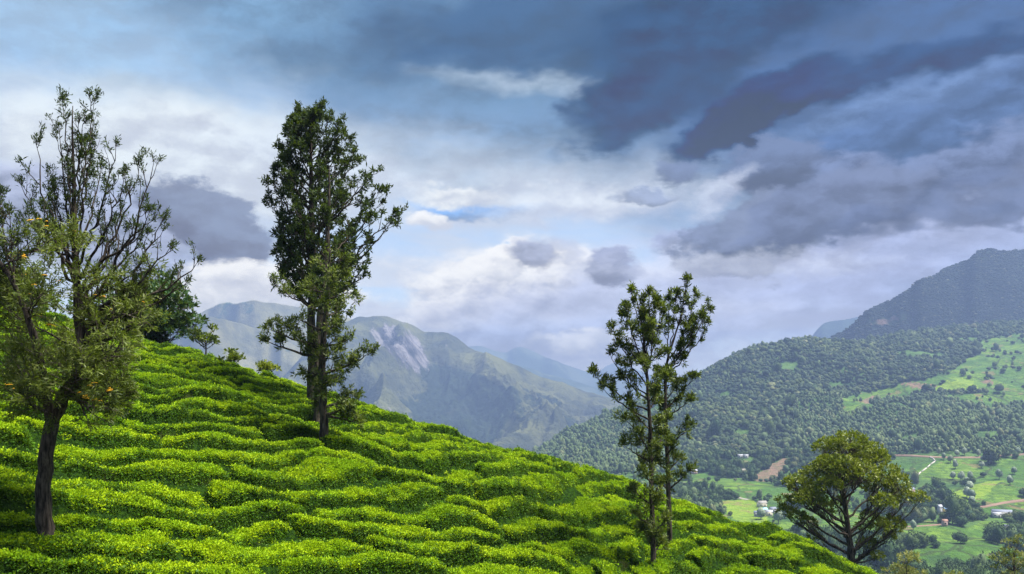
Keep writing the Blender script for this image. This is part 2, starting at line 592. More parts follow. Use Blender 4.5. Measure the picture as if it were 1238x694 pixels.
def hill_detail(x, y):
    """tea bushes: rows with a rounded level top, a steep front and a dark gap"""
    lowx, lowy = x * 0.085, y * 0.085
    s = (y - ROW_M * x) * ROW_C
    t = (x + ROW_M * y) * ROW_C
    s = s + (fbm(lowx, lowy, 3, 3) - 0.5) * 4.6 + (fbm(x * 0.42, y * 0.42, 2, 8) - 0.5) * 0.9
    right = sstep(x, -4, 8)
    s = s + right * (fbm(x * 0.25, y * 0.25, 2, 21) - 0.5) * 1.6
    pitch = PITCH * (1 + 0.55 * right)
    q = (s - 29.0) / pitch
    row = np.floor(q)
    f = q - row
    ri = row.astype(int)
    rr = _h(ri, ri * 3 + 5, 40)
    seg = 4.5 + 7.0 * _h(ri, ri * 7 + 1, 41)
    seg = seg * (1 - 0.60 * right)
    tt = t + (fbm(x * 0.3, y * 0.3, 2, 30) - 0.5) * 2.0
    e = tt / seg + rr * 9.0
    ei = np.floor(e)
    fe = e - ei
    hh = _h(ei.astype(int) + 300, ri + 77, 43)
    gap_end = np.minimum(fe, 1 - fe) * seg
    # front rises steeply over the first third, the top is nearly level, then a narrow gap
    rise = sstep(f, 0.08, 0.25)
    close = 1 - sstep(f, 0.88, 0.95)
    A = 0.70 * 0.70 * (0.65 + 0.7 * hh) * (1 + .08 * right)
    dome = rise * close * (0.86 + 0.22 * np.sin(np.pi * np.clip(f, 0, 1)))
    h = A * dome - 0.34 * (f - 0.5) * (1 + .55 * right) - 0.35
    merge = sstep(fbm(x * 0.22 + 40, y * 0.22, 2, 50), 0.48, 0.66)
    h = h + merge * 0.45 * (1 - dome) * A
    cut = sstep(gap_end, 0.05, 0.42)
    strong = 0.25 + 0.75 * (hh > 0.45)
    h = h - (1 - cut) * 0.5 * strong * rise * close
    h = h + (fbm(x * 0.33, y * 0.33, 3, 60) - 0.5) * 1.0 + (fbm(x * 2.3, y * 2.3, 3, 64) - 0.5) * 0.22
    return h, dome * cut


def hill_z(x, y):
    x, y = np.asarray(x, float), np.asarray(y, float)
    return hill_base(x, y) + hill_detail(x, y)[0] * np.clip(1.4 - y / 150, 0, 1)


def build_hill():
    # near part: polar grid seen from the view point
    ys = [9.0]
    while ys[-1] < 62:
        y = ys[-1]
        ys.append(y + (0.10 if 17 < y < 56 else 0.35))
    while ys[-1] < 130:
        ys.append(ys[-1] * 1.03)
    ys = np.array(ys)
    us = np.arange(-330, 1460, 3.6)
    U, Y = np.meshgrid(us, ys)
    X = (U - CU) / FPX * Y
    det, top = hill_detail(X, Y)
    Z = hill_base(X, Y) + det * np.clip(1.4 - Y / 150, 0, 1) - sstep(Y, 80, 130) * 25
    m, g, out = new_mat('tea_bush_core')
    pos = g.n('ShaderNodeNewGeometry').outputs['Position']
    n = g.noise(pos, 9.0, 5, 0.7)
    n2 = g.noise(pos, 0.6, 3, 0.6)
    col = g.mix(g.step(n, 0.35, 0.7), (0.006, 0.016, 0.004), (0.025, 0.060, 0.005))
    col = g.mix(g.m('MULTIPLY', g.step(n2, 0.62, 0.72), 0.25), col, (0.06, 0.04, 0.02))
    principled(g, out, col, 0.95, 0.02, bump(g, n, 1.0, 0.12))
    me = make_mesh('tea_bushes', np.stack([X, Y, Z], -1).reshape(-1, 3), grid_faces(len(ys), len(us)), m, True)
    o = link('tea_bushes', me)
    tag(o, 'rows of low clipped tea bushes covering the near hillside', 'tea bushes', kind='stuff')
    # soil under the bushes, running back under the viewer and down behind the crest
    xs = np.linspace(-90, 110, 120)
    y2 = np.concatenate([np.linspace(-40, 9, 30), np.linspace(9.5, 150, 110)])
    XX, YY = np.meshgrid(xs, y2)
    uu = CU + FPX * XX / np.maximum(YY, 9)
    zb = hill_base(XX, np.maximum(YY, 9)) - 1.3
    zb = zb - sstep(YY, 75, 130) * 30
    near = np.minimum(-1.7 - np.abs(YY) * 0.02 - 0.05 * XX, 2.0)
    k = sstep(YY, 0.5, 11)
    bank = near - 0.9 * np.maximum(0, YY - 1.0)
    zz = np.where(YY < 9, np.maximum(bank, zb) * (1 - sstep(YY, 7, 9)) + zb * sstep(YY, 7, 9), zb)
    m2 = plain_mat('hillside_soil', (0.075, 0.05, 0.03), 0.95, 0.1, 1.5, 0.5)
    o = link('hillside', make_mesh('hillside', np.stack([XX, YY, zz], -1).reshape(-1, 3), grid_faces(len(y2), len(xs)), m2, True))
    tag(o, kind='structure')
    return ys, us


build_hill()


# ------------------------------------------------------------------ instancing for stuff
def scatter(name, pts, rot, scale, idx, protos, label, cat):
    """one object that puts a copy of a prototype mesh on every point"""
    me = make_points(name, pts, {'turn': rot, 'size': scale, 'pick': idx})
    o = link(name, me)
    tag(o, label, cat, kind='stuff')
    pc = bpy.data.collections.new(name + '_kinds')
    for i, p in enumerate(protos):
        po = bpy.data.objects.new('%s_kind_%02d' % (name, i), p)
        pc.objects.link(po)
    ng = bpy.data.node_groups.new(name + '_scatter', 'GeometryNodeTree')
    ng.interface.new_socket('Geometry', in_out='INPUT', socket_type='NodeSocketGeometry')
    ng.interface.new_socket('Geometry', in_out='OUTPUT', socket_type='NodeSocketGeometry')
    N, L = ng.nodes, ng.links
    gi, go = N.new('NodeGroupInput'), N.new('NodeGroupOutput')
    ci = N.new('GeometryNodeCollectionInfo')
    ci.inputs['Collection'].default_value = pc
    ci.inputs['Separate Children'].default_value = True
    ci.inputs['Reset Children'].default_value = True
    ip = N.new('GeometryNodeInstanceOnPoints')
    ip.inputs['Pick Instance'].default_value = True

    def attr(nm, t):
        a = N.new('GeometryNodeInputNamedAttribute')
        a.data_type = t
        a.inputs['Name'].default_value = nm
        return a.outputs['Attribute']
    mp = N.new('GeometryNodeMeshToPoints')
    L.new(gi.outputs[0], mp.inputs[0])
    L.new(mp.outputs[0], ip.inputs['Points'])
    L.new(ci.outputs[0], ip.inputs['Instance'])
    L.new(attr('turn', 'FLOAT_VECTOR'), ip.inputs['Rotation'])
    L.new(attr('size', 'FLOAT_VECTOR'), ip.inputs['Scale'])
    f2i = N.new('FunctionNodeFloatToInt')
    L.new(attr('pick', 'FLOAT'), f2i.inputs[0])
    L.new(f2i.outputs[0], ip.inputs['Instance Index'])
    L.new(ip.outputs[0], go.inputs[0])
    md = o.modifiers.new('scatter', 'NODES')
    md.node_group = ng
    return o


def make_points(name, pts, attrs):
    me = bpy.data.meshes.new(name)
    pts = np.asarray(pts, np.float32)
    me.vertices.add(len(pts))
    me.vertices.foreach_set('co', pts.ravel())
    for k, a in attrs.items():
        a = np.asarray(a, np.float32)
        if a.ndim == 1:
            me.attributes.new(k, 'FLOAT', 'POINT').data.foreach_set('value', a)
        else:
            me.attributes.new(k, 'FLOAT_VECTOR', 'POINT').data.foreach_set('vector', a.ravel())
    return me


def blades(center, direction, length, width, rs, tilt=0.6, nrm=None):
    """diamond leaves: arrays of centres (n,3), unit directions (n,3); returns verts and quads"""
    n = len(center)
    r = rs.normal(size=(n, 3))
    side = np.cross(direction, r)
    side /= np.linalg.norm(side, axis=1, keepdims=True) + 1e-9
    L = np.asarray(length).reshape(-1, 1)
    Wd = np.asarray(width).reshape(-1, 1)
    up = np.cross(side, direction)
    a = center
    b = center + direction * L * 0.5 + side * Wd * 0.5 + up * L * 0.06
    c = center + direction * L - up * L * 0.08
    d = center + direction * L * 0.5 - side * Wd * 0.5 + up * L * 0.06
    v = np.stack([a, b, c, d], 1).reshape(-1, 3)
    f = np.arange(4 * n).reshape(-1, 4)
    return v, f


def unit(a):
    return a / (np.linalg.norm(a, axis=-1, keepdims=True) + 1e-9)


def tea_leaves():
    rs = np.random.RandomState(5)
    protos = []
    for k in range(12):
        n = 32
        a = rs.rand(n) * 2 * np.pi
        el = rs.uniform(0.15, 1.25, n)
        d = np.stack([np.cos(a) * np.cos(el), np.sin(a) * np.cos(el), np.sin(el)], -1)
        c0 = np.stack([rs.uniform(-.14, .14, n), rs.uniform(-.14, .14, n), rs.uniform(-.05, .06, n)], -1)
        v, f = blades(c0, d, rs.uniform(.05, .095, n), rs.uniform(.03, .05, n), rs)
        protos.append(make_mesh('tea_leaf_clump', v, f, M_TEA if k < 6 else M_TEAOLD_SHADED))
    N = 330000
    # sample evenly by visible ground: uniform in the ground plane
    y = rs.uniform(17, 58, 760000)
    u = rs.uniform(-120, 1240, 760000)
    keep = rs.rand(760000) < (y / 58.0) ** 1.0 * np.clip(26.0 / y, 0.5, 1.0) ** 0.5
    y, u = y[keep][:N], u[keep][:N]
    x = (u - CU) / FPX * y
    # skip what lies below the frame
    z = hill_z(x, y)
    vv = CV - FPX * z / y
    ok = (vv < 760)
    x, y, z = x[ok], y[ok], z[ok]
    top = hill_detail(x, y)[1]
    kp = rs.rand(len(x)) < 0.03 + 0.99 * sstep(top, 0.12, 0.4)
    x, y, z = x[kp], y[kp], z[kp]
    e = 0.08
    nx = -(hill_z(x + e, y) - z) / e
    ny = -(hill_z(x, y + e) - z) / e
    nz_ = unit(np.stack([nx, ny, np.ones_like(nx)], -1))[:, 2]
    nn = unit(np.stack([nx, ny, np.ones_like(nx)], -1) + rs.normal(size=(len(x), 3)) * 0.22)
    # the flush of pale shoots grows on the plucked tops, mature leaves on the steep sides carry added shade in their colour
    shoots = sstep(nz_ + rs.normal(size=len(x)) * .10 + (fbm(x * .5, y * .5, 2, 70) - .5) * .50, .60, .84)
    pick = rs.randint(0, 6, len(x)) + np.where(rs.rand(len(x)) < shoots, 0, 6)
    th = np.arccos(np.clip(nn[:, 2], -1, 1))
    ph = np.arctan2(nn[:, 1], nn[:, 0])
    rot = np.stack([np.zeros_like(th), th, ph], -1)
    s = rs.uniform(0.6, 1.15, len(x)) * (1 + 0.25 * (rs.rand(len(x)) < 0.08))
    sc = np.stack([s, s, s * rs.uniform(.6, 1.1, len(x))], -1)
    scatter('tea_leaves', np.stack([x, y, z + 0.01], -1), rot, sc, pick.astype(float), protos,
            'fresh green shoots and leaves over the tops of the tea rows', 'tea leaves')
    print('tea clumps', len(x))


tea_leaves()


# ------------------------------------------------------------------ valley and the forested hill at the right
def col_interp(cols, u, y):
    """cols: {u: [(y, z), ...]}; smooth interpolation in both directions from a blurred table"""
    key = id(cols)
    if key not in _tab:
        cu = np.array(sorted(cols))
        uu = np.linspace(cu[0], cu[-1], 300)
        ly = np.linspace(math.log(40), math.log(20000), 500)
        yy = np.exp(ly)
        T = np.array([np.interp(yy, [p[0] for p in cols[c]], [p[1] for p in cols[c]]) for c in cu])
        T = np.array([np.interp(uu, cu, T[:, j]) for j in range(len(yy))]).T
        for ax, w in ((0, 4), (1, 5)):
            k = np.hanning(2 * w + 3)[1:-1]
            k /= k.sum()
            pad = [(0, 0), (0, 0)]
            pad[ax] = (w, w)
            T = np.apply_along_axis(lambda r: np.convolve(r, k, 'valid'), ax, np.pad(T, pad, 'edge'))
        _tab[key] = (uu, ly, T)
    uu, ly, T = _tab[key]
    fu = np.clip((u - uu[0]) / (uu[1] - uu[0]), 0, len(uu) - 1.001)
    fy = np.clip((np.log(np.maximum(y, 41)) - ly[0]) / (ly[1] - ly[0]), 0, len(ly) - 1.001)
    iu, iy = fu.astype(int), fy.astype(int)
    a, b = fu - iu, fy - iy
    return (T[iu, iy] * (1 - a) + T[iu + 1, iy] * a) * (1 - b) + (T[iu, iy + 1] * (1 - a) + T[iu + 1, iy + 1] * a) * b


_tab = {}


def zc(y, v):
    return (y, (CV - v) / FPX * y)


NEAR = [(40, -34), (110, -60), (150, -72), (300, -106), (600, -146)]
VAL = {
    -200: NEAR + [(900, -150), (1300, -190), (2200, -270), (4000, -330)],
    400: NEAR + [(850, -150), (1200, -165), (1500, -205), (2200, -270), (4000, -330)],
    560: NEAR + [(850, -150), (1200, -160), (1500, -190), (2200, -270), (4000, -330)],
    640: NEAR + [(850, -151), (1180, -152), zc(1600, 545), (1780, -185), (2500, -270), (4000, -330)],
    700: NEAR + [(850, -151), (1200, -151), zc(1700, 511), (1900, -150), (2700, -270), (4000, -330)],
    760: NEAR + [(850, -151), (1200, -151), zc(1480, 530), zc(1800, 491), (2000, -130), (2800, -270), (4000, -330)],
    840: NEAR + [(850, -151), (1210, -150), zc(1560, 505), zc(1900, 452), (2100, -50), (2900, -270), (4000, -330)],
    900: NEAR + [(850, -151), (1215, -149), zc(1560, 492), zc(2000, 427), (2200, 0), (2900, -250), (4000, -330)],
    960: NEAR + [(850, -151), (1180, -147), zc(1560, 486), zc(2050, 417), (2250, 20), (3000, -250), (4000, -330)],
    1050: NEAR + [(850, -149), (1130, -138), zc(1560, 481), zc(2100, 408), (2300, 40), (3000, -250), (4000, -330)],
    1130: NEAR + [(850, -149), (1000, -143), (1080, -118), zc(1560, 476), zc(2200, 393), (2400, 70), (3200, -250), (4000, -330)],
    1238: NEAR + [(850, -149), (960, -142), (1070, -113), zc(1560, 468), zc(2300, 390), (2500, 90), (3300, -250), (4000, -330)],
    1500: NEAR + [(850, -145), (960, -138), (1070, -110), zc(1560, 455), zc(2400, 370), (2600, 120), (3400, -250), (4000, -330)],
    1900: NEAR + [(850, -140), (1070, -105), zc(1560, 440), zc(2400, 350), (2600, 120), (3400, -250), (4000, -330)],
}
BUMPS = [(1225, 930, 95, 60, 15), (1150, 900, 60, 40, 4), (1195, 800, 70, 40, 7), (1110, 760, 80, 40, 6), (1160, 1640, 70, 90, 12), (1060, 1620, 90, 60, 8),
         (1180, 660, 130, 40, 10), (900, 1080, 90, 60, 3)]


def val_z(x, y):
    x, y = np.asarray(x, float), np.asarray(y, float)
    u = CU + FPX * x / np.maximum(y, 40)
    z = col_interp(VAL, u, y)
    hillk = sstep(y, 1250, 1550) * (1 - 0.75 * sstep(y, 1700, 2300))
    z = z + hillk * (ridged(x / 330 + y / 900, y / 700, 4, 90) - 0.62) * 88
    z = z + sstep(y, 300, 700) * (fbm(x / 90, y / 90, 4, 95) - 0.5) * 10 * (1 - 0.5 * sstep(y, 900, 1000) * (1 - sstep(y, 1120, 1250)))
    for (bu, by, rx, ry, h) in BUMPS:
        bx = (bu - CU) / FPX * by
        z = z + h * np.exp(-((x - bx) / rx) ** 2 - ((y - by) / ry) ** 2)
    return z


def hit(u, v, y0=500.0, y1=2600.0):
    """depth at which the line of sight through (u, v) first meets the valley ground"""
    ys = np.exp(np.linspace(math.log(y0), math.log(y1), 1500))
    x = (u - CU) / FPX * ys
    z = val_z(x, ys)
    vv = CV - FPX * z / ys
    i = np.where(vv <= v)[0]
    return float(ys[i[0]]) if len(i) else float(ys[-1])


def vground(u, v):
    y = hit(u, v)
    x = (u - CU) / FPX * y
    return np.array([x, y, float(val_z(x, y))])


def in_poly(px_, py_, poly):
    inside = np.zeros(px_.shape, bool)
    n = len(poly)
    for i in range(n):
        x1, y1 = poly[i]
        x2, y2 = poly[(i + 1) % n]
        c = ((y1 > py_) != (y2 > py_)) & (px_ < (x2 - x1) * (py_ - y1) / (y2 - y1 + 1e-9) + x1)
        inside ^= c
    return inside


TEA_POLY = [  # bright tea gardens, in photo columns and rows of the ground they lie on
    [(1018, 482), (1060, 472), (1100, 462), (1135, 454), (1165, 440), (1186, 424), (1186, 412), (1238, 402), (1300, 395), (1300, 470), (1238, 468),
     (1238, 486), (1205, 478), (1178, 468), (1172, 462), (1160, 459), (1140, 461), (1118, 472), (1095, 480), (1060, 486), (1040, 500), (1022, 498)],
    [(832, 580), (850, 573), (880, 578), (930, 584), (945, 592), (925, 606), (900, 604), (868, 597), (842, 590)],
    [(872, 606), (905, 604), (925, 613), (930, 628), (905, 640), (880, 622)],
    [(1100, 574), (1118, 560), (1135, 556), (1300, 550), (1300, 576), (1238, 578), (1190, 582), (1150, 583), (1105, 579)],
    [(1146, 604), (1160, 592), (1190, 583), (1238, 577), (1300, 574), (1300, 598), (1238, 604), (1180, 612), (1152, 612)],
    [(1180, 612), (1300, 604), (1300, 632), (1238, 630), (1190, 628)],
    [(1085, 640), (1130, 636), (1160, 642), (1190, 630), (1230, 638), (1240, 650), (1180, 655), (1090, 660)],
    [(950, 620), (1010, 612), (1060, 622), (1100, 640), (1060, 660), (1000, 650)],
    [(1085, 560), (1118, 556), (1100, 572), (1085, 575)],
    [(1140, 478), (1190, 474), (1300, 466), (1300, 502), (1200, 494), (1160, 488)],
]
BRIGHT_POLY = [[(1140, 461), (1160, 458), (1175, 462), (1185, 470), (1150, 474), (1128, 474)],
               [(1146, 604), (1160, 592), (1190, 583), (1215, 580), (1195, 596), (1170, 606)], TEA_POLY[2]]
SOIL_POLY = [[(918, 582), (908, 578), (928, 566), (946, 552), (958, 554), (948, 570), (935, 582)],
             [(1085, 464), (1110, 463), (1140, 468), (1110, 470)], [(1060, 478), (1040, 484), (1050, 488), (1066, 482)],
             [(1190, 458), (1205, 462), (1200, 465), (1185, 462)]]


def cover(x, y, z):
    """what grows where in the valley: tea, bright tea, bare soil"""
    u = CU + FPX * x / y + (fbm(x / 25, y / 25, 3, 120) - 0.5) * 10
    v = CV - FPX * z / y + (fbm(x / 25 + 50, y / 25, 3, 121) - 0.5) * 5
    tea, bright, soil = (np.zeros(u.shape, bool) for _ in range(3))
    for p in TEA_POLY:
        tea |= in_poly(u, v, p)
    for p in BRIGHT_POLY:
        bright |= in_poly(u, v, p)
    for p in SOIL_POLY:
        soil |= in_poly(u, v, p)
    back = y > 2500
    return tea & ~back, bright & ~back, soil & ~back


def build_valley():
    us = np.concatenate([np.arange(-900, 300, 40), np.arange(300, 1420, 2.6), np.arange(1420, 2300, 30)])
    ys = np.concatenate([np.linspace(45, 560, 60), np.arange(565, 1300, 4.5), np.arange(1300, 2450, 7), np.linspace(2460, 5200, 70)])
    U, Y = np.meshgrid(us, ys)
    X = (U - CU) / FPX * Y
    Z = val_z(X, Y)
    tea, bright, soil = cover(X, Y, Z)
    tea = tea.astype(float)
    VV = CV - FPX * Z / Y
    lowz = sstep(VV, 560, 580) * (1 - sstep(Y, 1180, 1230))
    tea = np.maximum(tea, .95 * lowz * (fbm(X / 70, Y / 70, 3, 300) > .5) * (fbm(X / 45, Y / 45, 2, 305) > .38))
    m, g, out = new_mat('valley_ground')
    pos = g.n('ShaderNodeNewGeometry').outputs['Position']

    def at(n):
        a = g.n('ShaderNodeAttribute', attribute_name=n)
        return a.outputs['Fac']
    n1 = g.noise(pos, 0.02, 5, 0.6)
    n2 = g.noise(pos, 0.12, 5, 0.6)
    n3 = g.noise(pos, 0.6, 4, 0.6)
    px_, py_, pz_ = g.sep(pos)
    # plucking rows follow the contours
    rows = g.m('SINE', g.m('ADD', g.m('MULTIPLY', pz_, 3.2), g.m('MULTIPLY', n2, 9.0)))
    under = g.mix(g.step(n1, 0.35, 0.65), (0.025, 0.060, 0.015), (0.060, 0.115, 0.025))
    teac = g.mix(g.step(n1, 0.42, 0.60), (0.048, 0.110, 0.016), (0.105, 0.180, 0.020))
    teac = g.mix(g.m('MULTIPLY', g.step(n2, 0.45, 0.62), 0.65), teac, (0.028, 0.065, 0.012))
    teac = g.mix(g.m('MULTIPLY', g.step(rows, 0.1, 0.8), 0.55), teac, (0.04, 0.085, 0.012))
    vo = g.n('ShaderNodeTexVoronoi', feature='DISTANCE_TO_EDGE')
    g.put(vo.inputs['Vector'], g.v('ADD', g.v('MULTIPLY', pos, (1, 0.8, 0.0)), g.v('SCALE', g.noise(pos, 0.03, 2, 0.5, col=True), 26.0)))
    vo.inputs['Scale'].default_value = 0.017
    teac = g.mix(g.m('MULTIPLY', g.m('SUBTRACT', 1.0, g.step(vo.outputs['Distance'], 0.015, 0.04)), 0.75), teac, (0.03, 0.045, 0.015))
    bri = g.mix(g.step(n2, 0.35, 0.65), (0.10, 0.17, 0.015), (0.17, 0.24, 0.02))
    soilc = g.mix(g.step(n2, 0.3, 0.7), (0.17, 0.105, 0.075), (0.09, 0.085, 0.045))
    col = g.mix(g.step(at('tea'), 0.3, 0.7), under, teac)
    col = g.mix(g.m('MULTIPLY', g.step(at('bright'), 0.2, 0.8), 0.8), col, bri)
    patch = g.m('MULTIPLY', g.step(g.noise(pos, 0.035, 3, 0.5), 0.62, 0.66), g.step(at('tea'), 0.5, 0.9))
    col = g.mix(g.m('MULTIPLY', patch, 0.55), col, (0.16, 0.11, 0.06))
    col = g.mix(g.step(at('soil'), 0.3, 0.7), col, soilc)
    principled(g, out, col, 0.9, 0.1, bump(g, g.m('ADD', n2, g.m('MULTIPLY', n3, 0.4)), 1.0, 5.0))
    me = make_mesh('valley_ground', np.stack([X, Y, Z], -1).reshape(-1, 3), grid_faces(len(ys), len(us)), m, True,
                   {'tea': tea.ravel(), 'bright': bright.ravel(), 'soil': soil.ravel()})
    tag(link('valley', me), kind='structure')
    # the sheet under everything, out to the horizon
    mg = plain_mat('plain', (0.06, 0.09, 0.04), 0.95, 0.1, 0.002, 0.5)
    n = 24
    xs = np.linspace(-13900, 13900, n)
    yl = np.linspace(-2400, 10900, n)
    XX, YY = np.meshgrid(xs, yl)
    zz = -420 - 0 * XX
    tag(link('ground', make_mesh('ground', np.stack([XX, YY, zz], -1).reshape(-1, 3), grid_faces(n, n), mg, True)), kind='structure')


build_valley()


# ------------------------------------------------------------------ far mountains
PEAKS = {}


def mountain(name, crest, yc, toe, ytoe, rel, ns, seed, mat, nu=420, ny=170, rough=1.0, mask=None, back=1.0, fine=1.0):
    """one mountain flank: crest [(u, v)], depth of crest and toe, toe row; relief in metres"""
    cu = np.array([c[0] for c in crest], float)
    cv = np.array([c[1] for c in crest], float)
    us = np.linspace(cu[0], cu[-1], nu)
    vc = np.interp(us, cu, cv)
    k = np.array([1, 2, 3, 2, 1]) / 9.0
    vc = np.convolve(np.pad(vc, 2, 'edge'), k, 'valid')
    vc = vc + (fbm(us / 16, us * 0 + seed, 4, seed) - 0.5) * 3.2 * rough
    t = np.concatenate([np.linspace(0, 1, ny), np.linspace(1.02, 1.6, 24)])
    T, U = np.meshgrid(t, us, indexing='ij')
    # the crest wanders in depth with the spurs
    wand = (fbm(us / ns, us * 0, 3, seed + 3) - 0.5) * 0.12
    YC = yc * (1 + wand)[None]
    Y = ytoe + (YC - ytoe) * np.minimum(T, 1) + np.maximum(T - 1, 0) * (yc - ytoe) * 1.4
    X = (U - CU) / FPX * Y
    zcr = (CV - vc)[None] / FPX * YC
    ztoe = (CV - toe) / FPX * ytoe
    prof = np.minimum(T, 1) ** 1.25
    Z = ztoe + (zcr - ztoe) * prof
    # spurs and gullies running down the slope
    env = np.sin(np.pi * np.clip(T, 0, 1)) ** 0.8
    s1 = ridged(X / rel[1] + fbm(X / rel[1] * .7, Y / rel[1] * .7, 2, seed + 9) * 1.2, Y / (rel[1] * 2.4), 5, seed + 5)
    Z = Z + env * (s1 - 0.62) * rel[0]
    Z = Z + (fbm(X / (rel[1] * 0.16), Y / (rel[1] * 0.16), 4, seed + 7) - 0.5) * rel[0] * 0.13 * fine * (0.15 + env)
    over = np.maximum(T - 1, 0)
    Z = np.where(T > 1, zcr - over * (zcr - ztoe) * 1.2 * back, Z)
    V = CV - FPX * Z / Y
    attrs = mask(U, V, X, Y, Z, T, s1) if mask else {}
    me = make_mesh(name, np.stack([X, Y, Z], -1).reshape(-1, 3), grid_faces(len(t), len(us)), mat, True,
                   {k: v.ravel().astype(float) for k, v in attrs.items()})
    o = link(name, me)
    tag(o, kind='structure')
    PEAKS[name] = (X, Y, Z, U, V, T)
    return X, Y, Z, U, V


def slope_mat(name, grass, grass2, forest, forest2, rock1, rock2, scale, bumpd):
    m, g, out = new_mat(name)
    geo = g.n('ShaderNodeNewGeometry')
    pos = geo.outputs['Position']

    def at(n):
        return g.n('ShaderNodeAttribute', attribute_name=n).outputs['Fac']
    nb = g.noise(pos, scale * 0.25, 4, 0.6)
    n1 = g.noise(pos, scale, 6, 0.62)
    n2 = g.noise(pos, scale * 5, 5, 0.65)
    n3 = g.noise(pos, scale * 16, 4, 0.7)
    gr = g.mix(g.step(n1, 0.35, 0.65), grass, grass2)
    fo = g.mix(g.step(n3, 0.35, 0.65), forest, forest2)
    ff = g.m('ADD', at('forest'), g.m('MULTIPLY', g.m('SUBTRACT', g.m('ADD', g.m('MULTIPLY', n1, .6), g.m('MULTIPLY', n2, .4)), 0.5), 2.2))
    col = g.mix(g.step(ff, 0.45, 0.60), gr, fo)
    stre = g.noise(g.v('MULTIPLY', g.v('ADD', pos, g.comb(g.m('MULTIPLY', g.sep(pos)[2], 0.75), 0, 0)), (1.0, 0.25, 0.16)), scale * 5.0, 6, 0.7)
    ro = g.mix(g.step(stre, 0.42, 0.58), rock1, rock2)
    rf = g.m('ADD', at('rock'), g.m('MULTIPLY', g.m('SUBTRACT', g.m('ADD', g.m('MULTIPLY', stre, .7), g.m('MULTIPLY', n2, .3)), 0.5), 4.5))
    col = g.mix(g.step(rf, 0.5, 0.75), col, ro)
    h = g.m('ADD', g.m('MULTIPLY', n2, 0.6), g.m('MULTIPLY', n3, 0.4))
    principled(g, out, col, 0.95, 0.05, bump(g, h, 1.0, bumpd))
    return m


def blob(U, V, u, v, ru, rv, rot=0):
    c, s = math.cos(math.radians(rot)), math.sin(math.radians(rot))
    a = ((U - u) * c + (V - v) * s) / ru
    b = (-(U - u) * s + (V - v) * c) / rv
    return np.exp(-(a * a + b * b))


def mask_main(U, V, X, Y, Z, T, s1):
    rock = 1.1 * blob(U, V, 487, 425, 34, 20, 50) + .8 * blob(U, V, 506, 425, 22, 9, 55) + 0.9 * blob(U, V, 468, 405, 26, 12, 40) + .55 * blob(U, V, 540, 415, 16, 6, 35) - 0.1
    forest = 0.75 * blob(U, V, 610, 470, 80, 14, 16) + .75 * blob(U, V, 545, 462, 50, 16, 20) + .7 * blob(U, V, 640, 505, 120, 18, 10) + .6 * blob(U, V, 520, 510, 90, 14, 10) + .35 * (0.62 - s1) * 4 - .12
    return {'rock': rock, 'forest': forest}


def mask_simple(f0, r0):
    def f(U, V, X, Y, Z, T, s1):
        return {'rock': r0 + (s1 - 0.66) * 1.2, 'forest': f0 + (0.62 - s1) * 2.0}
    return f


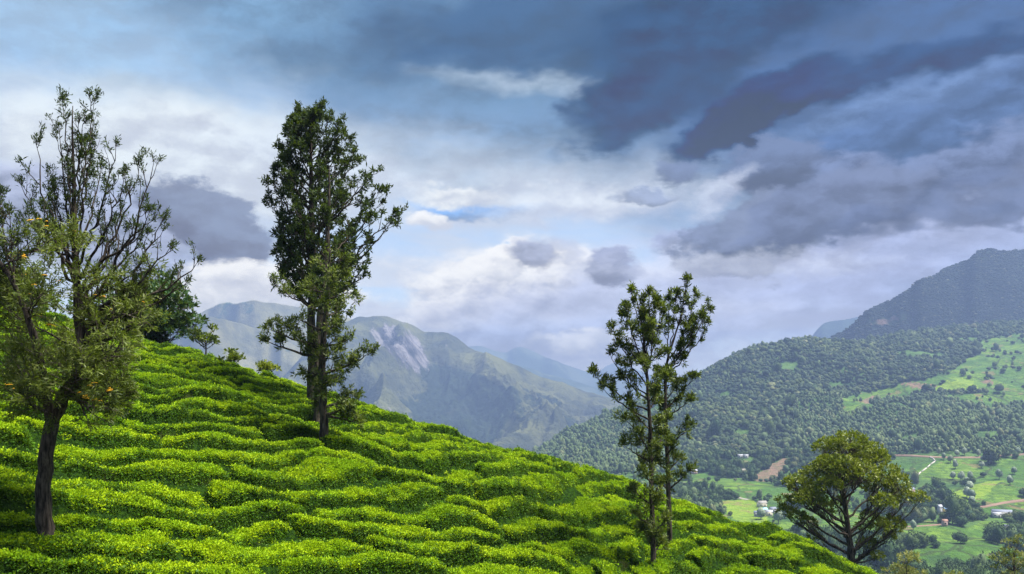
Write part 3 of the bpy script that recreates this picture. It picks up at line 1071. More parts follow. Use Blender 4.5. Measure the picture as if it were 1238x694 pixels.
def build_mountains():
    m_main = slope_mat('mountain_slope', (0.034, 0.041, 0.026), (0.100, 0.105, 0.045), (0.010, 0.018, 0.013), (0.024, 0.036, 0.020), (0.026, 0.026, 0.030), (0.17, 0.16, 0.17), 0.004, 26)
    m_left = slope_mat('grassy_ridge', (0.07, 0.072, 0.036), (0.17, 0.16, 0.075), (0.03, 0.05, 0.025), (0.05, 0.08, 0.03), (0.12, 0.11, 0.10), (0.25, 0.23, 0.22), 0.004, 14)
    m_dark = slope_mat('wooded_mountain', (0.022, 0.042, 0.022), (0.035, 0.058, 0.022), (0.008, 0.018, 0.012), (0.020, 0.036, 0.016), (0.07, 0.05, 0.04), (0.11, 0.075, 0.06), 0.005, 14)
    m_far = slope_mat('far_range', (0.06, 0.08, 0.05), (0.08, 0.10, 0.06), (0.03, 0.05, 0.03), (0.04, 0.06, 0.03), (0.1, 0.1, 0.1), (0.15, 0.15, 0.15), 0.002, 20)
    mountain('far_mountains', [(560, 440), (680, 466), (700, 460), (720, 451), (738, 441), (750, 438), (762, 443), (780, 452), (810, 458), (900, 470)],
             9600, 500, 8600, (160, 1000), 60, 200, m_far, 160, 40, mask=mask_simple(.4, -.5))
    mountain('distant_range', [(300, 440), (480, 430), (560, 420), (575, 417), (588, 420), (600, 425), (612, 428), (620, 421), (630, 419), (642, 424), (660, 432), (690, 443), (715, 450), (740, 458), (800, 470), (900, 490)],
             8200, 500, 6600, (190, 1000), 60, 210, m_far, 260, 60, mask=mask_simple(.4, -.5))
    mountain('middle_ridge', [(520, 450), (570, 436), (600, 434), (618, 440), (650, 448), (700, 462), (760, 480)],
             6600, 510, 5400, (120, 700), 60, 215, m_far, 140, 40, mask=mask_simple(.5, -.5))
    mountain('pale_cliff_mountain', [(900, 460), (962, 425), (978, 411), (988, 398), (996, 391), (1008, 389), (1025, 385), (1040, 383), (1060, 379), (1120, 378), (1300, 380)],
             5600, 500, 4400, (160, 700), 50, 220, m_dark, 200, 60, mask=mask_simple(.6, -.3))
    mountain('left_far_ridge', [(-200, 440), (60, 425), (180, 402), (235, 382), (250, 374), (265, 368), (285, 366), (298, 365), (307, 363), (325, 366), (345, 369), (400, 378), (450, 395), (520, 430), (620, 480)],
             4900, 500, 4300, (260, 600), 60, 230, m_left, 420, 120, fine=2.0, mask=mask_simple(.05, -.25))
    mountain('left_spur', [(-200, 470), (80, 430), (200, 398), (232, 390), (246, 383), (256, 382), (275, 388), (300, 394), (330, 405), (370, 424), (420, 452), (480, 490), (560, 530)],
             4500, 560, 3700, (240, 600), 50, 240, m_left, 420, 140, fine=2.2, mask=mask_simple(.3, -.15))
    mountain('granite_mountain', [(250, 560), (320, 480), (370, 425), (395, 402), (415, 390), (432, 384), (450, 382), (468, 383), (480, 387), (500, 393), (512, 400), (528, 402), (541, 402),
                                  (552, 408), (566, 419), (578, 425), (596, 430), (612, 438), (628, 443), (645, 452), (662, 458), (680, 461), (694, 468), (712, 474), (740, 482), (790, 500), (860, 530), (950, 570)],
             4200, 556, 2750, (330, 450), 60, 250, m_main, 900, 360, mask=mask_main, rough=.7, fine=1.9)
    mountain('wooded_peak', [(860, 470), (960, 436), (1008, 407), (1022, 398), (1036, 387), (1050, 374), (1064, 369), (1080, 362), (1098, 351), (1108, 341), (1120, 338), (1132, 334), (1143, 325), (1160, 320),
                             (1172, 313), (1184, 304), (1196, 301), (1210, 303), (1238, 303), (1290, 304), (1400, 312), (1700, 340)],
             2750, 500, 2440, (170, 380), 50, 262, m_dark, 620, 200, mask=lambda U, V, X, Y, Z, T, s1: {'rock': -.6 + 1.5 * blob(U, V, 1075, 388, 34, 9, -8), 'forest': .62 + (0.62 - s1) * 2.0}, rough=1.4, fine=1.6)


build_mountains()

# ------------------------------------------------------------------ trees
def bezier(p0, p1, p2, n):
    t = np.linspace(0, 1, n)[:, None]
    return (1 - t) ** 2 * p0 + 2 * t * (1 - t) * p1 + t * t * p2


def interp_path(pts, rad, t):
    """point and radius at fraction t of a path by height order"""
    k = t * (len(pts) - 1)
    i = min(int(k), len(pts) - 2)
    f = k - i
    return pts[i] * (1 - f) + pts[i + 1] * f, rad[i] * (1 - f) + rad[i + 1] * f


def smooth_path(pts, rad, n=26):
    pts, rad = np.asarray(pts, float), np.asarray(rad, float)
    s = np.linspace(0, 1, len(pts))
    q = np.linspace(0, 1, n)
    P = np.stack([np.interp(q, s, pts[:, k]) for k in range(3)], -1)
    R = np.interp(q, s, rad)
    for _ in range(3):
        P[1:-1] = (P[:-2] + 2 * P[1:-1] + P[2:]) / 4
    return P, R


class Tree:
    def __init__(self, name, origin, label, bark, seed, group=None, cat='tree'):
        self.o = np.asarray(origin, float)
        self.root = thing(name, tuple(self.o), label, cat, group)
        self.rs = np.random.RandomState(seed)
        self.bark = bark
        self.clusters = []        # (centre, direction, size, droop)

    def trunk(self, pts, rad, sides=10, n=30, name='trunk', flare=True):
        P, R = smooth_path([np.asarray(p) - self.o for p in pts], rad, n)
        w = self.rs.normal(size=(n, 3)) * (R[:, None] * 0.10)
        w[:, 2] = 0
        P = P + w
        if flare:
            R = R * (1 + 0.22 * np.exp(-np.linspace(0, 1, n) * 22))
        a = Acc()
        a.tube(P, R * (1 + self.rs.normal(size=n) * 0.03), sides, True)
        link(name, a.mesh(name, self.bark, True), self.root)
        return P, R

    def sub(self, acc, start, d, L, r, level, leafy, size, bend=0.25, cl_from=0.35, ncl=3):
        rs = self.rs
        n = 6 if level else 8
        pts = [start]
        for i in range(n - 1):
            d = unit(d + np.array([0, 0, bend * 0.35]) + rs.normal(size=3) * 0.16)
            pts.append(pts[-1] + d * L / (n - 1))
        pts = np.array(pts)
        acc.tube(pts, np.linspace(r, max(r * 0.25, 0.004), n), 4 if r < 0.03 else 5)
        if leafy and rs.rand() < leafy:
            for k in range(ncl):
                t = cl_from + (1 - cl_from) * (k + rs.rand() * 0.6) / ncl
                q = min(t, 1) * (n - 1)
                i = min(int(q), n - 2)
                p = pts[i] * (1 - (q - i)) + pts[i + 1] * (q - i)
                self.clusters.append((p, unit(pts[i + 1] - pts[i]), size * rs.uniform(.75, 1.25)))
            self.clusters.append((pts[-1], unit(pts[-1] - pts[-2]), size))
        return pts

    def limb(self, start, tip, r0, arch=0.45, nsub=7, sublen=0.34, twigs=4, leafy=1.0, size=0.16, first=0.2, n=12, ncl=3, bend=0.3, twiglen=1.0, lift=0.0):
        """one main limb from start to tip with side shoots and twigs; a part of its own"""
        rs = self.rs
        start, tip = np.asarray(start, float), np.asarray(tip, float)
        L = np.linalg.norm(tip - start)
        mid = start + (tip - start) * np.array([0.62, 0.62, 0.62 - arch])
        P = bezier(start, mid, tip, n)
        P[1:-1] += rs.normal(size=(n - 2, 3)) * L * 0.012
        R = r0 * (1 - np.linspace(0, 1, n)) ** 0.8 + 0.006
        a = Acc()
        a.tube(P, R, 6)
        T = unit(np.gradient(P, axis=0))
        for k in range(nsub):
            t = first + (1 - first) * (k + rs.rand() * 0.9) / nsub
            q = min(t, 0.99) * (n - 1)
            i = min(int(q), n - 2)
            p = P[i] * (1 - (q - i)) + P[i + 1] * (q - i)
            r = rs.normal(size=3)
            side = unit(np.cross(T[i], r))
            d = unit(T[i] * rs.uniform(0.5, 1.0) + side * rs.uniform(.6, 1.0) + np.array([0, 0, 0.25 + lift]))
            sl = L * sublen * rs.uniform(0.6, 1.15) * (1 - 0.45 * t) + 0.15
            sp = self.sub(a, p, d, sl, R[i] * 0.55 + 0.004, 0, 0, size, bend)
            for j in range(twigs):
                u = rs.uniform(0.25, 1.0)
                ii = min(int(u * (len(sp) - 1)), len(sp) - 2)
                dd = unit(unit(sp[ii + 1] - sp[ii]) + rs.normal(size=3) * 0.65 + np.array([0, 0, 0.2 + lift]))
                self.sub(a, sp[ii], dd, rs.uniform(.25, .6) * twiglen, 0.008, 1, leafy, size, bend, ncl=ncl)
            self.sub(a, sp[-1], unit(sp[-1] - sp[-2]), rs.uniform(.2, .4) * twiglen, 0.006, 1, leafy, size, bend, ncl=ncl)
        for j in range(3):
            self.sub(a, P[-1], unit(T[-1] + rs.normal(size=3) * 0.35), rs.uniform(.25, .5) * twiglen, 0.007, 1, leafy, size, bend, ncl=ncl + 1)
        link('branch', a.mesh('branch', self.bark, True), self.root)
        return P

    def leaves(self, mat, per=8, length=0.2, width=0.035, spread=0.9, droop=0.15, name='crown', sel=None):
        rs = self.rs
        cl = self.clusters if sel is None else sel
        if not cl:
            return
        C = np.array([c[0] for c in cl])
        D = np.array([c[1] for c in cl])
        S = np.array([c[2] for c in cl])
        n = len(C) * per
        C, D, S = np.repeat(C, per, 0), np.repeat(D, per, 0), np.repeat(S, per)
        C = C + rs.normal(size=C.shape) * (S * 0.28)[:, None]
        d = unit(D + rs.normal(size=(n, 3)) * spread + np.array([0, 0, -droop]))
        k = S / 0.16
        v, f = blades(C, d, length * k * rs.uniform(.6, 1.3, n), width * k * rs.uniform(.7, 1.3, n), rs)
        link(name, make_mesh(name, v, f, mat), self.root)


def silver_oaks():
    rs = np.random.RandomState(77)
    # ---- large tree at the left edge
    y = 22.0
    gz = float(hill_z(*(W(55, 655, y)[:2])))
    base = W(55, 655, y)
    base[2] = gz
    t = Tree('silver_oak_tree', base, 'large dark forked tree with orange blossom at the left edge, bare twiggy top', M_BARK, 3, 'silver oaks on the tea hill')
    dn = base - np.array([0, 0, 0.5])
    trunk = [dn, W(55, 648, y), W(52, 615, y), W(53, 575, y), W(58, 540, y), W(64, 508, y), W(76, 480, y), W(91, 458, y + .1), W(97, 430, y + .2),
             W(97, 395, y + .2), W(93, 350, y + .1), W(90, 300, y), W(90, 250, y), W(89, 200, y), W(87, 160, y), W(88, 128, y)]
    rad = [.225, .20, .185, .175, .175, .165, .16, .16, .15, .125, .10, .075, .055, .038, .022, .010]
    P, R = t.trunk(trunk, rad, 12, 48)

    def on(Pt, v, yy=y):
        z = (CV - v) / FPX * yy
        zz = Pt[:, 2] + base[2]
        i = int(np.argmin(np.abs(zz - z)))
        return Pt[i], i

    # second stem, leaning left
    st = [W(62, 512, y), W(56, 478, y - .2), W(50, 448, y - .4), W(44, 415, y - .5), (W(34, 385, y - .7)), W(20, 350, y - .8), W(5, 322, y - .8), W(-14, 300, y - .6)]
    P2, R2 = t.trunk(st, [.13, .12, .105, .09, .075, .055, .04, .02], 9, 24, 'branch', False)
    # bare fan at the top: start row on the trunk, tip column and row, depth offset
    top = [(350, 44, 176, -.3), (345, 58, 214, .4), (330, 66, 235, .2), (330, 35, 262, -.6), (300, 72, 160, .2), (280, 112, 170, .3), (330, 140, 178, -.4),
           (300, 122, 205, .5), (350, 168, 200, .3), (340, 180, 258, -.3), (370, 152, 238, .7), (250, 76, 126, .1), (240, 114, 121, -.1), (330, 26, 225, .5),
           (360, 176, 282, .4), (380, 205, 300, -.5), (400, 238, 318, .2), (390, 222, 345, .6), (300, 104, 190, -.5), (310, 95, 150, .3), (380, 186, 196, -.1),
           (395, 196, 268, .6), (230, 100, 150, .2), (340, 150, 215, -.6), (340, 52, 250, -.8), (290, 82, 200, -.3)]
    for (sv, u, v, dy) in top:
        s, i = on(P, sv)
        tip = W(u, v, y + dy) - base
        t.limb(s, tip, max(R[i] * 0.45, .018), arch=0.30, nsub=6, sublen=0.17, twigs=2, leafy=0.8, size=0.115, first=0.38, ncl=2, bend=0.5, twiglen=.55, n=14, lift=.25)
    n_top = len(t.clusters)
    # left tuft
    for (u, v, dy) in [(0, 238, .2), (12, 262, -.3), (-25, 250, .1), (6, 300, .4)]:
        t.limb(P2[17], W(u, v, y - .6 + dy) - base, .03, arch=.25, nsub=6, sublen=.22, twigs=3, leafy=.9, size=.12, first=.4, ncl=2, bend=.3, twiglen=.6)
    n_top = len(t.clusters)
    # dense lower crown
    env = [(285, 40, 150), (320, -5, 190), (350, -35, 205), (385, -45, 200), (420, -40, 185), (455, -35, 170), (485, 5, 150)]
    ev = np.array(env, float)
    for k in range(46):
        v = rs.uniform(290, 492)
        l, r = np.interp(v, ev[:, 0], ev[:, 1]), np.interp(v, ev[:, 0], ev[:, 2])
        az = k * 2.39996 + rs.uniform(-.3, .3)
        c, s_ = math.cos(az), math.sin(az)
        uc = 90.0
        rad_px = (r - uc) if c > 0 else (uc - l)
        u = uc + c * rad_px * rs.uniform(.6, 1.0)
        dy = s_ * 2.3 * rs.uniform(.5, 1.0)
        src, ii = on(P, min(v + rs.uniform(10, 75), 478)) if (c > -0.35 or rs.rand() < .4) else on(P2, min(v + rs.uniform(10, 60), 500))
        rr = R[ii] if (c > -0.35) else .05
        t.limb(src, W(u, v, y + dy) - base, max(min(rr * .4, .055), .02), arch=.22, nsub=7, sublen=.36, twigs=3, leafy=.93, size=.14, first=.25, ncl=2, bend=.15, twiglen=.8)
    cl = t.clusters
    zt = lambda c: c[0][2] + base[2]
    hi = [c for c in cl[:n_top]]
    lo = cl[n_top:]
    rs.shuffle(lo)
    t.leaves(M_OAK, 7, .15, .034, .8, .05, 'crown', hi)
    third = len(lo) // 3
    t.leaves(M_OAKY, 8, .17, .030, .8, .25, 'lower_crown', lo[:2 * third])
    t.leaves(M_OAKP, 8, .17, .030, .8, .25, 'pale_foliage', lo[2 * third:])
    # blossom: short orange combs lying flat on the shoots
    a = Acc()
    fl = [c for c in lo if zt(c) > (CV - 400) / FPX * y]
    rs.shuffle(fl)
    fx = [W(u, v, y - 1.6) - base for (u, v) in ((106, 480), (112, 482), (118, 485), (134, 472), (8, 468), (14, 466), (22, 471), (95, 478), (110, 468))]
    for c in [(p, np.array([1., 0, 0]), .1) for p in fx] + fl[:30]:
        for j in range(rs.randint(1, 4)):
            p = c[0] + rs.normal(size=3) * np.array([.07, .07, .03]) + np.array([0, -.06, .03])
            d = np.array([rs.uniform(.6, 1) * rs.choice([-1, 1]), rs.normal() * .5, rs.normal() * .12])
            d = d / np.linalg.norm(d) * rs.uniform(.05, .085)
            q = np.linspace(-1, 1, 5)[:, None]
            a.tube(p + q * d + np.array([0, 0, .012]) * (1 - q * q), [.003, .009, .011, .009, .003], 6)
    tag(link('blossom', a.mesh('blossom', M_FLOWER, True), t.root), 'orange comb-shaped blossom')

    # ---- the group on the crest
    def crown_tree(nm, label, seed, yb, trunk, rad, env, uc, nlimb, spec, mats, depth=1.0, sides=9, vb=None, extra=()):
        b = W(trunk[0][0], trunk[0][1], yb)
        b[2] = float(hill_z(b[0], b[1]))
        t = Tree(nm, b, label, M_BARK, seed, 'silver oaks on the tea hill')
        pts = [b - np.array([0, 0, .5])] + [b] + [W(u, v, yb) for (u, v) in trunk[1:]]
        P, R = t.trunk(pts, [rad[0] * 1.05] + list(rad), sides, 44)
        ev = np.array(env, float)
        zz = P[:, 2] + b[2]
        rs = t.rs
        lo_v, hi_v = ev[0, 0], ev[-1, 0]
        for k in range(nlimb):
            v = lo_v + (hi_v - lo_v) * ((k + rs.rand()) / nlimb)
            l, r = np.interp(v, ev[:, 0], ev[:, 1]), np.interp(v, ev[:, 0], ev[:, 2])
            az = k * 2.39996 + rs.uniform(-.4, .4)
            c, s_ = math.cos(az), math.sin(az)
            ucv = np.interp(v, [p[1] for p in trunk[::-1]], [p[0] for p in trunk[::-1]])
            rpx = (r - ucv) if c > 0 else (ucv - l)
            fac = rs.uniform(.72, 1.0)
            u = ucv + c * rpx * fac
            rm = .5 * (r - l) / FPX * yb * depth
            tip = W(u, v, yb + s_ * rm * fac) - b
            horiz = math.hypot(tip[0] - (ucv - trunk[0][0]) / FPX * yb, tip[1])
            zs = tip[2] + b[2] - max(horiz, .5) * spec.get('slope', 1.0)
            i = int(np.argmin(np.abs(zz - max(zs, (CV - (vb or hi_v + 25)) / FPX * yb))))
            t.limb(P[i], tip, min(max(R[i] * .4, .02), .07), arch=spec.get('arch', .12), nsub=spec['nsub'], sublen=spec['sublen'], twigs=spec['twigs'],
                   leafy=spec.get('leafy', 1.0), size=spec['size'], first=.18, ncl=spec.get('ncl', 2), bend=spec.get('bend', .3), twiglen=spec.get('tl', 1.0))
        for (u, v, dy, sv) in extra:
            i = int(np.argmin(np.abs(zz - (CV - sv) / FPX * yb)))
            t.limb(P[i], W(u, v, yb + dy) - b, max(min(R[i] * .45, .06), .018), arch=spec.get('xarch', .2), nsub=spec.get('xsub', 6), sublen=spec.get('xlen', .2), twigs=spec.get('xtw', 3), leafy=1.0,
                   size=spec['size'], first=.3, ncl=spec.get('ncl', 2), bend=.5, twiglen=spec.get('xtl', .7), lift=.2)
        cl = list(t.clusters)
        rs.shuffle(cl)
        n0 = 0
        tot = sum(m[1] for m in mats)
        for (mat, share, nm2) in mats:
            n1 = n0 + int(len(cl) * share / tot)
            t.leaves(mat, spec.get('per', 8), spec.get('len', .2), spec.get('wid', .045), spec.get('spread', .9), spec.get('droop', .1), nm2, cl[n0:n1])
            n0 = n1
        print(nm, 'clusters', len(cl))
        return t

    crown_tree('silver_oak_tree', 'tallest dark tree on the crest, full ragged crown above the two beside it', 21, 43.0,
               [(378, 484), (377, 440), (376, 390), (377, 340), (377, 290), (376, 240), (376, 190), (375, 150), (375, 133)],
               [.25, .22, .20, .175, .15, .12, .08, .04, .015],
               [(131, 360, 394), (146, 347, 415), (170, 340, 428), (195, 322, 442), (225, 318, 472), (262, 326, 486), (285, 330, 476), (310, 330, 456), (345, 324, 448)],
               377, 72, dict(nsub=8, sublen=.26, twigs=3, size=.17, per=7, len=.19, wid=.06, ncl=2, slope=.95, leafy=.62, tl=.6), [(M_OAK, 1.0, 'crown')], depth=.8)
    crown_tree('silver_oak_tree', 'slim dark trunk in the middle of the crest group, leaning to the right', 22, 40.0,
               [(384, 492), (384, 440), (386, 390), (392, 340), (396, 290), (398, 240), (398, 200)],
               [.20, .18, .16, .13, .10, .06, .02],
               [(215, 384, 425), (250, 375, 440), (300, 366, 446), (340, 364, 440), (380, 362, 430)],
               390, 9, dict(nsub=6, sublen=.26, twigs=3, size=.16, per=6, len=.19, wid=.055, leafy=.6, tl=.7), [(M_OAK, .9, 'crown'), (M_OAKY, .1, 'olive_foliage')], depth=.8)
    crown_tree('silver_oak_tree', 'front tree of the crest group with pale leafy shoots down its trunk', 23, 36.0,
               [(391, 530), (391, 490), (389, 450), (391, 410), (395, 370), (398, 330), (399, 296)],
               [.19, .165, .15, .125, .10, .06, .02],
               [(310, 388, 415), (330, 370, 430), (350, 366, 430), (380, 356, 430), (410, 358, 436), (440, 368, 436), (470, 378, 440), (496, 384, 440)],
               392, 24, dict(nsub=5, sublen=.30, twigs=3, leafy=.75, size=.15, per=8, len=.19, wid=.046, slope=.35, bend=.0, tl=.8),
               [(M_OAK, .3, 'crown'), (M_OAKY, .45, 'olive_foliage'), (M_OAKP, .25, 'pale_foliage')], depth=.8, vb=512,
               extra=[(326, 398, 0, 420), (322, 412, .5, 430), (336, 345, .3, 380), (446, 428, 0, 455), (432, 512, -.5, 500)])
    # ---- the slender pair in the right middle
    crown_tree('silver_oak_tree', 'slender open tree nearest the bottom edge, front one of the pair', 31, 34.0,
               [(790, 716), (789, 640), (787, 570), (785, 500), (782, 450), (777, 400), (772, 372), (768, 354)],
               [.11, .095, .085, .07, .055, .035, .02, .01],
               [(372, 752, 798), (400, 742, 808), (430, 742, 806), (470, 744, 812), (510, 748, 812), (550, 752, 808), (590, 762, 808), (630, 768, 808), (664, 774, 804)],
               786, 30, dict(nsub=4, sublen=.36, twigs=2, size=.135, per=9, len=.20, wid=.045, slope=.75, tl=.6, spread=.85, droop=.15, xsub=6, xlen=.15, xtw=2, xtl=.45),
               [(M_OAK, .22, 'crown'), (M_OAKY, .55, 'olive_foliage'), (M_OAKP, .23, 'pale_foliage')], depth=.8, vb=690,
               extra=[(765, 354, 0, 430), (786, 356, .2, 440), (757, 372, -.3, 450), (800, 372, .1, 450), (741, 396, 0, 470), (738, 430, .3, 490), (717, 452, 0, 500), (730, 470, -.3, 505), (778, 362, .4, 440), (794, 366, -.4, 450)])
    crown_tree('silver_oak_tree', 'slender tree behind the front one of the pair, its top spreading to the right', 32, 38.0,
               [(810, 628), (808, 580), (806, 530), (804, 480), (805, 440), (814, 412), (824, 380), (830, 346)],
               [.115, .10, .085, .07, .055, .04, .025, .01],
               [(430, 790, 826), (460, 788, 834), (490, 788, 838), (520, 788, 838), (555, 788, 838), (585, 790, 828)],
               806, 15, dict(nsub=4, sublen=.36, twigs=2, size=.14, per=9, len=.21, wid=.047, slope=.75, tl=.6, spread=.85, droop=.15, xsub=6, xlen=.17, xtw=2, xtl=.45),
               [(M_OAK, .4, 'crown'), (M_OAKY, .6, 'olive_foliage')], depth=.8, vb=600,
               extra=[(831, 339, 0, 420), (818, 356, .2, 430), (808, 364, -.3, 435), (842, 360, .3, 440), (856, 376, 0, 450), (856, 392, .3, 452), (846, 384, -.4, 445), (836, 392, .2, 450), (838, 456, 0, 490)])


silver_oaks()


def clump_tree(nm, label, origin, trunk, rad, clumps, bark, mats, seed, leaf=(.16, .07), per=9, dens=26, group=None, cat='tree', flat=.62, limb_r=.05, fork=0.75, spread=1.0):
    """a tree whose crown is a number of separate leafy heads: clumps (x, y, z, radius) relative to origin"""
    t = Tree(nm, origin, label, bark, seed, group, cat)
    rs = t.rs
    P, R = t.trunk([np.asarray(p) + t.o for p in trunk], rad, 8, 24)
    for (x, y, z, r) in clumps:
        c = np.array([x, y, z])
        # the limb leaves the trunk below the clump
        want = z - math.hypot(x - P[-1][0], y - P[-1][1]) * fork - r * .4
        i = int(np.argmin(np.abs(P[:, 2] - min(max(want, P[int(len(P) * .28)][2]), P[-1][2]))))
        s = P[i]
        mid = s + (c - s) * np.array([.5, .5, .35])
        n = 9
        B = bezier(s, mid, c - np.array([0, 0, r * .35]), n)
        B[1:-1] += rs.normal(size=(n - 2, 3)) * r * .06
        a = Acc()
        a.tube(B, np.linspace(max(min(R[i] * .55, limb_r * 1.6), limb_r * .5), limb_r * .3, n), 6)
        m = max(int(dens * r * r * 1.3), 8)
        for k in range(m):
            az, cz = rs.uniform(0, 2 * np.pi), rs.uniform(-.25, 1.0)
            sn = math.sqrt(max(0, 1 - cz * cz))
            e = c + np.array([math.cos(az) * sn * r, math.sin(az) * sn * r, cz * r * flat]) * rs.uniform(.72, 1.08)
            st = B[rs.randint(n // 2, n)]
            if k % 3 == 0:
                a.tube(bezier(st, (st + e) / 2 - np.array([0, 0, r * .1]), e, 5), np.linspace(limb_r * .25, .006, 5), 4)
            t.clusters.append((e, unit(e - c + np.array([0, 0, r * .5])), .16 * rs.uniform(.8, 1.3)))
        link('branch', a.mesh('branch', bark, True), t.root)
    cl = t.clusters
    rs.shuffle(cl)
    n0 = 0
    for (mat, share, nm2) in mats:
        n1 = n0 + int(len(cl) * share)
        t.leaves(mat, per, leaf[0], leaf[1], spread, -.1, nm2, cl[n0:n1])
        n0 = n1
    print(nm, 'clusters', len(cl))
    return t


def other_trees():
    # ---- broad tree below the crest at the lower right
    y = 62.0
    o = W(1031, 700, y)
    gz = float(hill_z(o[0], o[1]))
    o[2] = min(gz, o[2])
    rel = lambda u, v, dy=0: tuple(W(u, v, y + dy) - o)
    s = y / FPX
    C = [(998, 545, 15, 0), (1016, 541, 17, 1.2), (1032, 546, 20, -1), (1048, 552, 18, .6), (1062, 560, 15, -.6), (1074, 572, 15, 1), (1085, 586, 15, -.4), (1096, 599, 13, .4), (1112, 604, 10, 0),
         (957, 582, 10, .3), (968, 588, 14, -.6), (984, 578, 17, 1), (1000, 566, 19, -1.8), (1022, 568, 20, -2.4), (1044, 574, 19, -2), (1062, 588, 17, 1.6), (1020, 585, 18, 2.6), (1042, 560, 17, 2.4),
         (953, 614, 11, 0), (966, 606, 14, 1), (982, 600, 16, -2), (998, 590, 14, -2.6), (962, 628, 10, -.8), (978, 632, 11, 1), (992, 616, 12, 2), (1012, 610, 10, 2.8), (1068, 606, 14, -1.6),
         (1050, 628, 12, 1.2), (1062, 634, 14, -.6), (1078, 640, 13, .4), (1074, 650, 9, 1), (1050, 660, 11, .6), (1060, 670, 8, -.4), (984, 646, 8, .4), (1040, 645, 8, 2), (1002, 560, 14, .8), (948, 604, 8, .4)]
    cl = [rel(u, v, dy) + (r * s * 1.12,) for (u, v, r, dy) in C]
    rs = np.random.RandomState(8)
    cl = [(x + rs.normal() * .12, yy, z + rs.normal() * .15, r * rs.uniform(.78, 1.05)) for (x, yy, z, r) in cl]
    clump_tree('spreading_tree', 'broad round-headed tree standing alone just below the crest at the lower right', o,
               [(0, 0, -.6), (0, 0, 0), rel(1028, 662), rel(1024, 630), rel(1021, 600), rel(1018, 575), rel(1016, 556)], [.30, .27, .22, .19, .14, .09, .04],
               cl, M_BARK, [(M_UMB, .8, 'crown'), (M_OAKY, .2, 'olive_foliage')], 41, leaf=(.18, .09), per=8, dens=105, limb_r=.06, flat=.85)

    def dome(u, v, ru, rv, y, n, seed, rr=(.25, .4)):
        """clump centres filling a rounded crown seen at column u, row v"""
        rs = np.random.RandomState(seed)
        out = []
        s = y / FPX
        c = W(u, v, y)
        for k in range(n):
            d = unit(rs.normal(size=3))
            q = rs.uniform(.35, .8)
            r = rs.uniform(*rr) * min(ru, rv) * s
            out.append((c + d * q * np.array([ru, ru * .9, rv]) * s, r))
        return out

    def dome_tree(nm, label, u, v, ru, rv, y, n, seed, mats, ubase=None, **kw):
        c = W(ubase if ubase is not None else u, v, y)
        o = np.array([c[0], y, float(hill_base(c[0], y)) - .5])
        cl = [tuple(p - o) + (r,) for p, r in dome(u, v, ru, rv, y, n, seed, kw.pop('rr', (.28, .42)))]
        h = W(u, v - rv * .4, y) - o
        tr = max(.06, h[2] * .018)
        return clump_tree(nm, label, o, [(0, 0, -.3), (h[0] * .1, 0, h[2] * .3), (h[0] * .5, 0, h[2] * .65), tuple(h)], [tr, tr * .85, tr * .6, tr * .2], cl, M_BARK2, mats, seed, **kw)

    dome_tree('round_tree', 'dense deep green round tree behind the crest, beside the large left tree', 186, 378, 62, 52, 58, 60, 51,
              [(M_DEEP, .85, 'crown'), (M_OAK, .15, 'dark_foliage')], leaf=(.24, .11), per=8, dens=34)
    dome_tree('round_tree', 'leafy mid green tree behind the left tree, cut by the left edge of the picture', 8, 365, 58, 56, 50, 34, 52,
              [(M_MIDL, .6, 'crown'), (M_OAKY, .4, 'olive_foliage')], leaf=(.22, .10), per=8, dens=30)
    dome_tree('round_tree', 'smaller fresh green tree between the left tree and the dense deep green one', 112, 376, 38, 28, 54, 18, 53,
              [(M_MIDL, .5, 'crown'), (M_DEEP, .5, 'dark_foliage')], leaf=(.2, .09), per=8, dens=30)
    dome_tree('shrub', 'loose brownish green shrub on the crest right of the deep green tree', 249, 407, 22, 15, 52, 14, 54,
              [(M_OAKY, .6, 'foliage'), (M_OAK, .4, 'dark_foliage')], leaf=(.2, .08), per=7, dens=24, cat='shrub', rr=(.25, .4))
    dome_tree('shrub', 'low reddish green shrub trailing down the crest between two larger bushes', 278, 430, 20, 9, 50, 12, 55,
              [(M_OAKY, .8, 'foliage'), (M_UMB, .2, 'warm_foliage')], leaf=(.18, .08), per=7, dens=26, cat='shrub', rr=(.3, .5))
    dome_tree('shrub', 'small olive shrub alone on the crest left of the tall tree group', 322, 445, 17, 9, 49, 12, 56,
              [(M_UMB, .9, 'foliage')], leaf=(.18, .08), per=7, dens=30, cat='shrub', rr=(.3, .5))
    # tree tops reaching into the lower right corner
    dome_tree('feathery_tree', 'pale feathery yellow green treetop rising from below, right of the broad tree', 1096, 700, 34, 42, 76, 34, 57,
              [(M_FEATH, .75, 'crown'), (M_OAKY, .25, 'olive_foliage')], leaf=(.24, .06), per=9, dens=34, rr=(.22, .34))
    dome_tree('feathery_tree', 'grey green open treetop at the right edge of the bottom corner', 1226, 684, 26, 42, 92, 26, 58,
              [(M_FEATH, .6, 'crown'), (M_OAKY, .4, 'olive_foliage')], leaf=(.28, .07), per=9, dens=24, rr=(.22, .34))
    dome_tree('feathery_tree', 'low yellowish treetop along the bottom edge between two feathery trees', 1150, 712, 30, 28, 86, 22, 59,
              [(M_FEATH, .5, 'crown'), (M_UMB, .5, 'olive_foliage')], leaf=(.24, .07), per=9, dens=30, rr=(.25, .4))


other_trees()


